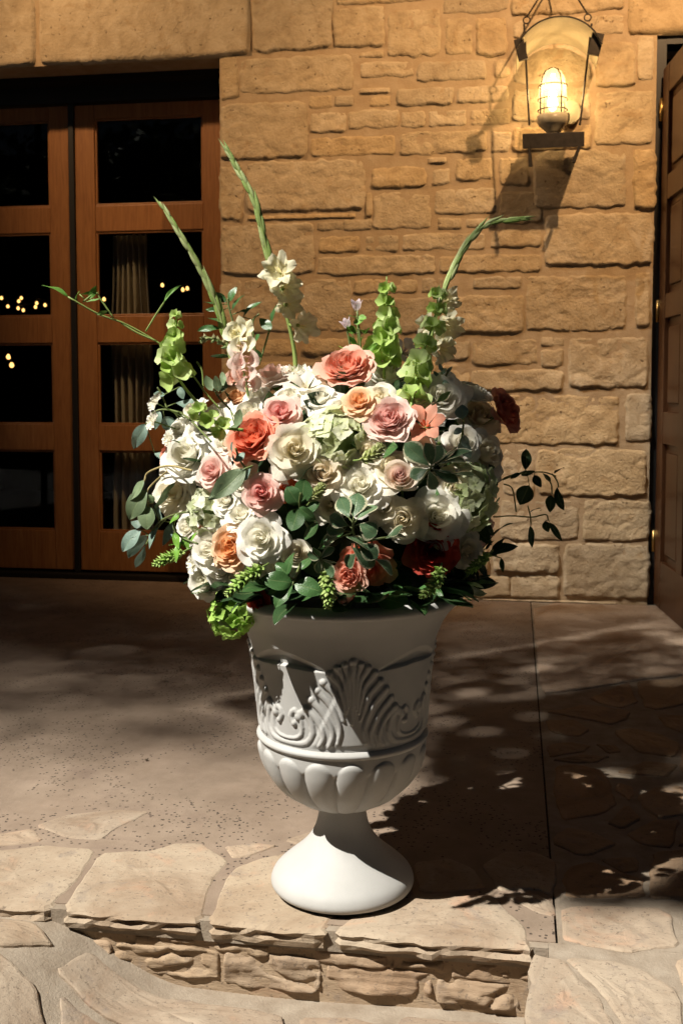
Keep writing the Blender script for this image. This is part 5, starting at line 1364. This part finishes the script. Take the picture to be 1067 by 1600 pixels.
# ---- bells of Ireland
def bell_mesh(var):
    key = ('irish', var)
    if key in PET: return PET[key]
    vs = []; fs = []; uv = []; n = 20; m_ = 6
    for j in range(m_ + 1):
        v = j / m_
        for i in range(n):
            a = 2 * math.pi * i / n; lob = 0.10 * math.cos(5 * a + var)
            r = 0.10 + 0.62 * v ** 1.25 * (1 + lob * v) ; z = 0.75 * v ** 0.8 + 0.08 * lob * v * 5 - 0.10 * v * v * math.cos(a)
            vs.append((r * math.cos(a), r * math.sin(a), z)); uv.append((0.2 + 0.6 * i / n, v))
    fs = [(j * n + i, j * n + (i + 1) % n, (j + 1) * n + (i + 1) % n, (j + 1) * n + i) for j in range(m_) for i in range(n)]
    PET[key] = mesh_of('bell', vs, fs, M['petal'], True, uv); return PET[key]
def bells(stem_px, depth, w0, w1, whorls, label, per=5, top_bud=True):
    P = bez([at_d(x, y, d) for x, y, d in stem_px], 30)
    t = thing('bells_of_ireland', label, 'bell flower', P[0])
    m = MB().tube([p - P[0] for p in P], [0.0035 - 0.002 * i / len(P) for i in range(len(P))], 7); m.build('stem', M['leaf'], t, True, (0.30, 0.42, 0.12))
    n = len(P) - 1
    for k in range(whorls):
        f = (k + .3) / whorls * 0.70 + 0.30; i = min(n - 1, int(f * n)); p = P[i]; ax = (P[i + 1] - P[i]).normalized()
        w = (w0 + (w1 - w0) * k / max(1, whorls - 1)) * px_m(depth)
        e1 = ax.orthogonal().normalized(); e2 = ax.cross(e1)
        for q in range(per):
            a = q * 2 * math.pi / per + k * 0.63
            d = (e1 * math.cos(a) + e2 * math.sin(a)); dirv = (d * 1.0 + ax * 0.30 + Vector((rnd.gauss(0, .1), rnd.gauss(0, .1), rnd.gauss(0, .1)))).normalized()
            o = link('bell', bell_mesh((q + k) % 3), t, p - P[0] + d * w * 0.10, lerp3((0.40, 0.58, 0.12), (0.66, 0.78, 0.38), rnd.random()))
            o.rotation_mode = 'QUATERNION'; o.rotation_quaternion = dirv.to_track_quat('Z', 'Y'); s = w * rnd.uniform(.42, .68); o.scale = (s, s, s)
    return t
bells([(318, 640, -.12), (285, 600, -.13), (268, 560, -.13), (275, 520, -.13), (276, 482, -.13)], -.13, 42, 18, 7, 'pale green bell spike at the upper left, leaning over the door', 4)
bells([(600, 600, -.05), (600, 560, -.05), (604, 500, -.05), (604, 432, -.05)], -.05, 48, 20, 7, 'upright pale green bell spike at the top centre')
bells([(634, 690, -.2), (641, 640, -.18), (655, 570, -.12), (678, 500, -.10), (686, 446, -.10)], -.1, 40, 22, 7, 'pale green bell spike at the top right, beside the bent gladiolus')
bells([(380, 672, -.3), (352, 668, -.31), (325, 650, -.32), (300, 632, -.32)], -.32, 30, 24, 3, 'short bell stem lying across the white roses at the upper left')

# ---- gladioli
def pod_mesh(var):
    key = ('pod', var)
    if key in PET: return PET[key]
    vs = []; fs = []; uv = []; n = 8; m_ = 9
    for j in range(m_ + 1):
        v = j / m_; r = 0.5 * math.sin(math.pi * min(1, v ** 0.55)) ** 1.25 + 0.01
        for i in range(n):
            a = 2 * math.pi * i / n
            vs.append((r * math.cos(a), r * 0.6 * math.sin(a) + 0.25 * v * v, v)); uv.append((i / n, v))
    fs = [(j * n + i, j * n + (i + 1) % n, (j + 1) * n + (i + 1) % n, (j + 1) * n + i) for j in range(m_) for i in range(n)]
    PET[key] = mesh_of('bud', vs, fs, M['leaf'], True, uv); return PET[key]
def gladiolus(stem_px, label, nbud, bl, bw, start, florets, tint=(0.30, 0.40, 0.12)):
    P = bez([at_d(x, y, d) for x, y, d in stem_px], 48); n = len(P) - 1
    t = thing('gladiolus', label, 'gladiolus', P[0])
    m = MB().tube([p - P[0] for p in P], [0.0055 - 0.0042 * i / n for i in range(n + 1)], 8); m.build('stem', M['leaf'], t, True, tint)
    for k in range(nbud):
        f = start + (1 - start) * (k / nbud) ** 0.95; i = min(n - 1, int(f * n)); ax = (P[min(n, i + 2)] - P[i]).normalized()
        side = (1 if k % 2 else -1); e = ax.cross(-FWD).normalized() * side
        d = (ax + e * rnd.uniform(0.02, 0.08) - FWD * rnd.uniform(-.02, 0.03)).normalized(); g = 1 - 0.55 * k / nbud
        o = link('bud', pod_mesh(0), t, P[i] - P[0], lerp3((0.26, 0.38, 0.09), (0.52, 0.58, 0.28), rnd.random()))
        z = d; x = z.cross(-FWD).normalized(); y = z.cross(x)
        L_ = bl * g * rnd.uniform(.85, 1.1); W_ = bw * g * rnd.uniform(.8, 1.05); b = P[i] - P[0] + e * 0.002
        o.matrix_local = Matrix(((x.x * W_, y.x * W_, z.x * L_, b.x), (x.y * W_, y.y * W_, z.y * L_, b.y), (x.z * W_, y.z * W_, z.z * L_, b.z), (0, 0, 0, 1)))
    for (px, py, r, pal, fx, fy, d) in florets:
        p = at_d(px, py, d); f = facing(fx, fy)
        rr = r * px_m(d) * 1.2; q = f.to_track_quat('Z', 'Y') @ Quaternion((0, 0, 1), rnd.uniform(0, 6.28))
        base = p - f * rr * 0.5
        for me, tt in proto('trumpet', rnd.randint(0, 2)):
            o = link('petal', me, t, base - P[0], lerp3(*PAL[pal], tt)); o.rotation_mode = 'QUATERNION'; o.rotation_quaternion = q; o.scale = (rr,) * 3
        best = min(P, key=lambda s: (s - base).length)
        MB().tube([best - P[0], base - P[0] + f * rr * .2], 0.004, 6).build('floret_stalk', M['leaf'], t, True, tint)
    return t
gladiolus([(462, 600, -.02), (460, 550, -.02), (447, 490, -.03), (420, 400, -.04), (400, 320, -.05), (372, 265, -.05), (352, 229, -.05)], 'tall gladiolus with cream open florets, highest in the bouquet', 17, 0.080, 0.0130, 0.46,
          [(436, 424, 29, 'yellow', -.3, .25, -.09), (446, 448, 27, 'yellow', .4, .0, -.08), (450, 476, 23, 'yellow', .3, -.2, -.07), (472, 510, 25, 'yellow', .6, -.3, -.05)])
gladiolus([(372, 600, -.02), (357, 545, -.02), (342, 486, -.03), (318, 430, -.04), (285, 372, -.05), (250, 315, -.05)], 'unopened gladiolus spike leaning left over the glazed door', 19, 0.085, 0.0135, 0.26, [(377, 520, 24, 'yellow', -.1, .3, -.08)], (0.38, 0.44, 0.18))
gladiolus([(658, 610, -.0), (668, 555, .0), (682, 490, .0), (700, 440, .0), (722, 392, .0), (757, 352, .0), (795, 344, .0), (826, 341, .0)], 'gladiolus spike bent over to the right at its tip', 19, 0.075, 0.0125, 0.40,
          [(694, 470, 24, 'yellow', .6, .0, .02), (698, 510, 26, 'yellow', .5, -.5, .02), (672, 508, 22, 'yellow', -.8, -.3, .02), (690, 545, 24, 'yellow', .7, -.5, .02)])

# ---- snapdragons and campanula
def snapdragon(stem_px, florets, label, buds=True, pals=('blush',)):
    P = bez([at_d(x, y, d) for x, y, d in stem_px], 26); t = thing('snapdragon', label, 'snapdragon', P[0]); n = len(P) - 1
    MB().tube([p - P[0] for p in P], 0.003, 7).build('stem', M['leaf'], t, True, (0.2, 0.27, 0.09))
    if buds:
        for k in range(16):
            i = int(n * (0.55 + 0.45 * k / 16)); i = min(i, n - 1); ax = (P[i + 1] - P[i]).normalized()
            e = (ax.orthogonal().normalized() * math.cos(k * 2.4) + ax.cross(ax.orthogonal().normalized()) * math.sin(k * 2.4))
            o = link('bud', pod_mesh(0), t, P[i] - P[0], lerp3((0.14, 0.20, 0.06), (0.30, 0.26, 0.14), rnd.random())); z = (e + ax * 0.35).normalized(); o.rotation_mode = 'QUATERNION'; o.rotation_quaternion = z.to_track_quat('Z', 'Y')
            s = 0.016 * (1 - 0.4 * k / 16); o.scale = (s * .8, s * .8, s)
    for (px, py, r, pal, fx, fy, d) in florets:
        p = at_d(px, py, d); f = facing(fx, fy); rr = r * px_m(d) * 1.25; q = f.to_track_quat('Z', 'Y')
        for me, tt in proto('snap', rnd.randint(0, 2)):
            o = link('petal', me, t, p - f * rr * .5 - P[0], lerp3(*PAL[pal], tt)); o.rotation_mode = 'QUATERNION'; o.rotation_quaternion = q; o.scale = (rr,) * 3
snapdragon([(392, 640, -.1), (382, 590, -.1), (368, 555, -.1), (345, 535, -.1), (322, 528, -.1), (312, 536, -.1)],
           [(368, 520, 17, 'yellow', -.3, .2, -.13), (381, 538, 16, 'yellow', .2, .1, -.14), (372, 545, 16, 'blush', -.5, 0, -.14), (386, 562, 17, 'softpink', .3, 0, -.15), (372, 566, 15, 'softpink', -.5, 0, -.15), (382, 584, 17, 'softpink', -.1, -.1, -.16), (366, 590, 15, 'coralpink', -.6, -.2, -.15), (390, 600, 16, 'softpink', .4, -.2, -.16)],
           'pink and cream snapdragon with curled bud tip at the top left')
flower('campanula', 'bell', 557, 476, 12, 'lilac', 'lilac-white bell flower, topmost of the campanulas at the centre', 'campanula', (.1, .9, .4), -.05, stemlen=9.0)
flower('campanula', 'bell', 541, 505, 11, 'lilac', 'lilac bell flower just below left of the topmost campanula', 'campanula', (-.4, .8, .5), -.06, stemlen=8.0)
flower('campanula', 'bell', 520, 562, 11, 'lilac', 'small lilac bell flower behind the white petals left of the campanula leaves', 'campanula', (-.6, .4, .6), -.06, stemlen=5.0)
flower('campanula', 'lily', 634, 548, 20, 'lilac', 'lilac flower between the two right bell spikes', 'campanula', (.5, .2, .7), -.02, stemlen=5.0)
flower('campanula', 'carnation', 655, 572, 15, 'blush', 'small pale pink flower below the right bell spike', 'flower', (.2, .3, .9), -.08, stemlen=5.0)
sprig('campanula_foliage', 'leafy green campanula stems at the top centre', 'flower stem', [[(565, 600), (563, 540), (558, 486)], [(556, 575), (548, 545), (542, 515)]],
      [(562, 540, 578, 512, 12), (556, 520, 540, 508, 12), (552, 505, 572, 495, 12), (560, 545, 545, 525, 14), (550, 560, 527, 540, 16), (545, 556, 530, 552, 14), (558, 515, 575, 520, 12), (556, 496, 544, 492, 9), (560, 494, 572, 498, 9), (566, 560, 590, 535, 8)], -.06, 'ovate', 'leaf', 'bright')

# ---- hanging green bud spikes
def bud_spike(stem_px, rad, label, c=((0.22, 0.40, 0.06), (0.46, 0.58, 0.20))):
    P = bez([at_d(x, y, d) for x, y, d in stem_px], 26); n = len(P) - 1; t = thing('bud_spike', label, 'flower bud', P[0])
    MB().tube([p - P[0] for p in P], 0.002, 6).build('stem', M['leaf'], t, True, GREEN['stem'])
    nb = 64
    for k in range(nb):
        f = 0.22 + 0.78 * k / nb; i = min(n - 1, int(f * n)); ax = (P[i + 1] - P[i]).normalized(); a = k * 2.39996
        e1 = ax.orthogonal().normalized(); e = e1 * math.cos(a) + ax.cross(e1) * math.sin(a); g = math.sin(math.pi * min(1, 0.30 + 0.70 * (1 - k / nb)) * .55 + .1)
        g = min(1, (1 - k / nb) * 1.6 + .35)
        o = link('bud', pod_mesh(0), t, P[i] - P[0] + e * rad * .15, lerp3(*c, rnd.random())); o.rotation_mode = 'QUATERNION'
        o.rotation_quaternion = (e + ax * 0.8).normalized().to_track_quat('Z', 'Y'); s = rad * 1.5 * g; o.scale = (s * .62, s * .62, s)
bud_spike([(300, 856, -.22), (278, 866, -.24), (258, 874, -.25), (238, 884, -.26)], 0.011, 'pale green bud spike poking out at the lower left')
bud_spike([(420, 880, -.37), (400, 892, -.40), (376, 908, -.42), (352, 932, -.43)], 0.012, 'pale green bud spike lying across the lime hydrangea')
bud_spike([(505, 880, -.36), (510, 900, -.38), (512, 925, -.39), (513, 952, -.39)], 0.013, 'pale green bud spike hanging over the rim below the middle')
bud_spike([(690, 880, -.30), (686, 895, -.33), (676, 915, -.34), (655, 935, -.35)], 0.012, 'lit green bud spike hanging over the right rim')
bud_spike([(770, 860, -.16), (757, 872, -.20), (742, 884, -.22), (728, 896, -.22)], 0.010, 'green bud spike caught by light at the lower right')
bud_spike([(552, 720, -.37), (574, 716, -.39), (590, 706, -.40), (598, 696, -.40)], 0.012, 'pale yellow-green buds right of the middle hydrangea', ((0.45, 0.52, 0.18), (0.66, 0.68, 0.36)))
bud_spike([(480, 790, -.37), (492, 776, -.40), (500, 766, -.41), (505, 756, -.41)], 0.010, 'pale buds beside the round green leaves low in the middle', ((0.45, 0.52, 0.18), (0.66, 0.68, 0.36)))

# ---- foliage
Zf = lambda L_, ox, oy, sc: [(ox + a / sc, oy + b / sc, ox + c / sc, oy + d / sc, w / sc) + tuple(r) for a, b, c, d, w, *r in L_]
sprig('eucalyptus_sprig', 'grey-green eucalyptus hanging at the upper left edge', 'eucalyptus', [[(330, 690, -.28), (290, 650, -.06), (260, 640, .01), (240, 645, .02), (228, 664, .02)], [(262, 640, .01), (252, 615, .02), (246, 605, .02)]],
      Zf([(100, 405, 30, 540, 62), (190, 370, 240, 455, 72), (195, 255, 135, 250, 60), (165, 340, 140, 440, 45), (300, 430, 260, 500, 50), (250, 300, 380, 300, 46), (270, 215, 290, 280, 36), (140, 560, 230, 620, 40), (300, 350, 250, 440, 50)], 200, 540, 3.334), 0.02, 'ovate', 'leaf', 'euc')
sprig('eucalyptus_sprig', 'olive-green eucalyptus drooping at the left edge', 'eucalyptus', [[(300, 735, -.2), (262, 728, -.08), (232, 738, -.04), (226, 752, -.04)], [(262, 736, -.08), (240, 755, -.04), (230, 770, -.04), (232, 792, -.04)]],
      [(225, 750, 204, 782, 18), (230, 766, 203, 812, 29), (233, 790, 230, 828, 26), (275, 750, 243, 795, 22), (240, 786, 232, 772, 10)], -.04, 'ovate', 'leaf', 'euc2', stemcol=(0.42, 0.34, 0.16))
sprig('eucalyptus_sprig', 'blue-grey eucalyptus at the lower left edge', 'eucalyptus', [[(310, 800, -.2), (280, 802, -.1), (250, 815, -.03), (236, 838, -.02), (228, 852, -.02)], [(262, 808, -.04), (246, 826, -.02), (240, 846, -.02)]],
      [(221, 828, 192, 862, 21), (229, 836, 201, 872, 26), (228, 852, 212, 887, 19), (247, 822, 234, 858, 15), (270, 817, 255, 853, 15), (240, 790, 255, 812, 16), (225, 822, 205, 815, 14)], -.02, 'ovate', 'leaf', 'euc')
sprig('ruscus_sprig', 'small bright green leaves at the lower left edge', 'foliage', [[(310, 850, -.28), (285, 840, -.27), (272, 825, -.27), (275, 806, -.27)]],
      [(279, 803, 265, 819, 13), (272, 832, 280, 858, 12), (285, 838, 295, 858, 12), (283, 846, 276, 880, 14), (290, 845, 264, 852, 10), (296, 850, 310, 830, 12)], -.27, 'ovate', 'gloss', 'bright')
sprig('long_leaf', 'long green leaf lying over the pale pink rose at the left', 'leaf', [[(395, 728, -.37), (382, 733, -.38)]], [(384, 733, 324, 782, 30, -.38, -.40)], -.38, 'lance', 'leaf', 'euc2')
sprig('ruscus_sprig', 'round green leaves low in the middle beside the pink rose', 'foliage', [[(485, 830, -.36), (472, 805, -.39), (468, 788, -.40), (470, 770, -.41)]],
      [(467, 789, 448, 760, 25), (470, 787, 476, 748, 28), (467, 794, 455, 830, 28), (468, 793, 494, 812, 20), (495, 815, 477, 844, 26), (480, 800, 500, 785, 16)], -.40, 'round', 'leaf', 'ruscus', wk=1.15)
sprig('ruscus_sprig', 'dark glossy leaves spreading over the rim at lower left of centre', 'foliage', [[(470, 880, -.34), (460, 905, -.38), (457, 914, -.39)]],
      [(457, 911, 406, 905, 28), (460, 913, 505, 927, 29), (457, 914, 430, 950, 22), (448, 898, 461, 863, 26), (457, 914, 418, 928, 24), (470, 890, 490, 870, 20), (452, 900, 430, 880, 18)], -.39, 'ovate', 'gloss', 'ruscus')
sprig('pittosporum_sprig', 'variegated leaves fanning out low in the middle', 'foliage', [[(560, 870, -.33), (552, 831, -.38), (552, 812, -.40)], [(555, 850, -.36), (590, 842, -.38), (604, 840, -.38)]],
      [(552, 808, 559, 770, 27), (545, 809, 531, 776, 21), (558, 811, 590, 791, 25), (561, 819, 588, 836, 27), (600, 841, 634, 840, 20), (588, 874, 613, 898, 20), (540, 838, 580, 862, 24), (540, 830, 510, 826, 22), (545, 822, 515, 806, 20), (560, 850, 590, 872, 22), (550, 855, 585, 885, 22), (530, 840, 505, 850, 20), (555, 865, 540, 885, 18), (605, 838, 630, 822, 16)], -.38, 'obovate', 'varieg', 'pit', wk=1.4)
sprig('pittosporum_sprig', 'small variegated leaf cluster just over the rim, above the hanging buds', 'foliage', [[(512, 850, -.34), (501, 873, -.38)]],
      [(501, 873, 480, 866, 14), (502, 873, 523, 856, 15), (502, 874, 520, 902, 17), (500, 874, 496, 896, 14), (500, 872, 490, 855, 12), (503, 874, 528, 880, 13)], -.385, 'obovate', 'varieg', 'pit', wk=1.35)
sprig('pittosporum_sprig', 'variegated leaves fanning out under the coral lily-like flower at the right', 'foliage', [[(650, 760, -.30), (665, 740, -.35), (673, 731, -.37)]],
      [(675, 733, 741, 741, 21), (676, 730, 728, 722, 18), (670, 728, 632, 692, 24), (674, 728, 664, 692, 20), (678, 728, 714, 698, 22), (674, 726, 690, 696, 20), (680, 728, 738, 705, 22), (676, 734, 716, 752, 18), (670, 735, 680, 765, 16), (668, 733, 640, 745, 18)], -.37, 'obovate', 'varieg', 'pit', wk=1.4)
sprig('ivy_leaf', 'small green leaf lying on the upper right white rose', 'leaf', [[(675, 632, -.33), (683, 628, -.36)]], [(682, 628, 704, 612, 20, -.37, -.38)], -.37, 'ovate', 'gloss', 'smilax')
sprig('eucalyptus_sprig', 'grey-green leaves between the cream roses at the right', 'eucalyptus', [[(720, 690, -.24), (724, 660, -.28), (722, 640, -.29)]], [(722, 655, 722, 632, 20, -.30), (722, 670, 708, 678, 10, -.29), (724, 680, 732, 700, 14, -.28), (718, 690, 735, 716, 18, -.26)], -.29, 'ovate', 'leaf', 'euc')
sprig('smilax_sprig', 'dark trailing leaf sprig jutting out at the right against the wall', 'foliage',
      [[(760, 770, .02), (780, 752, .03), (800, 742, .03), (830, 738, .03), (850, 738, .03), (868, 744, .03)], [(785, 750, .03), (805, 742, .03), (822, 735, .03)], [(786, 756, .03), (800, 764, .03), (806, 800, .03)], [(770, 808, .02), (800, 806, .03), (830, 808, .03), (852, 804, .03), (856, 812, .03)],
       [(824, 790, .03), (828, 806, .03), (829, 818, .03)], [(848, 740, .03), (860, 755, .03), (862, 772, .03)], [(862, 740, .03), (870, 752, .03), (872, 762, .03)]],
      Zf([(785, 620, 788, 502, 56), (760, 650, 838, 625, 26), (832, 650, 872, 718, 42), (876, 640, 922, 690, 46), (943, 640, 1000, 608, 28), (960, 715, 1000, 845, 40), (925, 760, 920, 857, 60), (805, 706, 752, 815, 88), (808, 858, 872, 832, 38), (812, 930, 820, 1052, 46), (892, 905, 912, 966, 42), (918, 912, 986, 1015, 32), (760, 640, 700, 670, 20)], 600, 560, 3.557), .03, 'ovate', 'leaf', 'dark', 0.0016)
sprig('ruscus_sprig', 'dark leaves hanging at the lower right, above the rim', 'foliage', [[(730, 850, -.14), (760, 865, -.10), (775, 868, -.08)], [(745, 862, -.14), (735, 890, -.14), (726, 905, -.14)]],
      Zf([(600, 990, 716, 915, 46), (580, 1090, 742, 1045, 62), (650, 1110, 660, 1192, 26), (600, 1080, 668, 1000, 40), (380, 1140, 440, 1250, 48), (440, 1220, 455, 1328, 52), (520, 1120, 575, 1225, 40), (490, 1140, 530, 1240, 36), (560, 1060, 610, 1010, 40), (420, 1140, 400, 1200, 30), (470, 1150, 500, 1230, 34)], 600, 560, 3.557), -.12, 'ovate', 'leaf', 'dark')
sprig('ruscus_sprig', 'glossy green leaves standing at the top left beside the snapdragon', 'foliage', [[(385, 600, -.02), (368, 520, -.02), (358, 480, -.02), (356, 466, -.02)], [(400, 560, -.02), (395, 505, -.02), (405, 490, -.02)], [(405, 570, .0), (422, 512, .0), (424, 490, .0)]],
      Zf([(770, 720, 822, 660, 30), (760, 690, 788, 630, 32), (745, 690, 700, 652, 28), (750, 785, 672, 755, 26), (725, 800, 632, 806, 22), (812, 750, 886, 690, 28), (800, 730, 830, 722, 22), (925, 770, 958, 690, 32), (925, 800, 878, 755, 38), (775, 905, 680, 905, 12), (735, 700, 655, 690, 16), (740, 720, 662, 720, 14), (860, 850, 880, 820, 30), (850, 870, 890, 910, 26), (830, 830, 860, 880, 24)], 60, 200, 2.54), -.02, 'ovate', 'gloss', 'ruscus')
sprig('smilax_vine', 'thin vine reaching far out to the left across the doors', 'vine', [[(345, 640, -.12), (320, 612, -.12), (300, 585, -.12), (257, 542, -.12), (198, 507, -.13), (155, 491, -.14), (107, 464, -.15)], [(228, 518, -.12), (245, 490, -.12), (257, 472, -.12)], [(130, 472, -.14), (150, 458, -.14), (158, 468, -.14), (178, 497, -.14)], [(190, 505, -.13), (215, 520, -.13), (245, 533, -.13)], [(318, 606, -.12), (316, 580, -.12), (308, 565, -.12)]],
      Zf([(120, 670, 14, 625, 32), (200, 680, 232, 624, 22), (150, 685, 168, 645, 18), (165, 660, 240, 650, 10), (190, 690, 250, 675, 14), (230, 740, 280, 725, 12), (498, 692, 566, 624, 14)], 60, 200, 2.54), -.14, 'lance', 'leaf', 'smilax', 0.0019, stemcol=(0.24, 0.32, 0.09))
sprig('ruscus_sprig', 'light green oval leaves at the upper left, behind the white rose', 'foliage', [[(360, 640, -.2), (340, 618, -.2), (335, 600, -.2)]], Zf([(440, 235, 405, 155, 44), (475, 240, 455, 155, 40), (490, 240, 505, 175, 38), (500, 210, 490, 135, 30), (590, 430, 535, 425, 30), (560, 430, 585, 330, 46)], 200, 540, 3.334), -.22, 'ovate', 'leaf', 'euc2')
sprig('eucalyptus_sprig', 'grey-green leaves between the pink and coral roses at the left', 'eucalyptus', [[(390, 740, -.34), (376, 720, -.36), (368, 700, -.37)]], Zf([(560, 600, 545, 500, 75), (560, 600, 610, 560, 50), (600, 700, 640, 640, 40)], 200, 540, 3.334), -.37, 'ovate', 'leaf', 'euc')
sprig('filler_sprig', 'small pale seed-head sprig right of the right bell spike', 'foliage', [[(660, 610, -.1), (685, 592, -.12), (692, 575, -.12)], [(690, 600, -.12), (700, 580, -.12)]], [(685, 592, 676, 580, 6), (688, 585, 698, 575, 6), (690, 580, 686, 568, 6), (694, 590, 706, 584, 6), (690, 596, 702, 600, 6), (698, 582, 706, 572, 6)], -.12, 'ovate', 'leaf', 'euc')

# ---- bits fallen on the floor
for px, py, w, lb in ((227, 1186, 12, 'small dark dry leaf on the concrete left of the urn'), (171, 1047, 14, 'dark twig-like leaf on the concrete nearer the doors'), (217, 1013, 9, 'tiny dark leaf bit on the concrete below the doors'), (861, 1012, 11, 'small dark leaf on the smooth slab near the wall')):
    p = gnd(px, py, 0.004); t = thing('fallen_leaf', lb, 'leaf', p)
    put_leaf(t, p, p + Vector((w / 2 * 0.0021, rnd.uniform(-.008, .008), 0.001)) , 0.010, 'lance', 'leaf', 'dark', Vector((0, 0, 1)))
    o = t.children[0]; o.color = (0.05, 0.03, 0.02, 1)
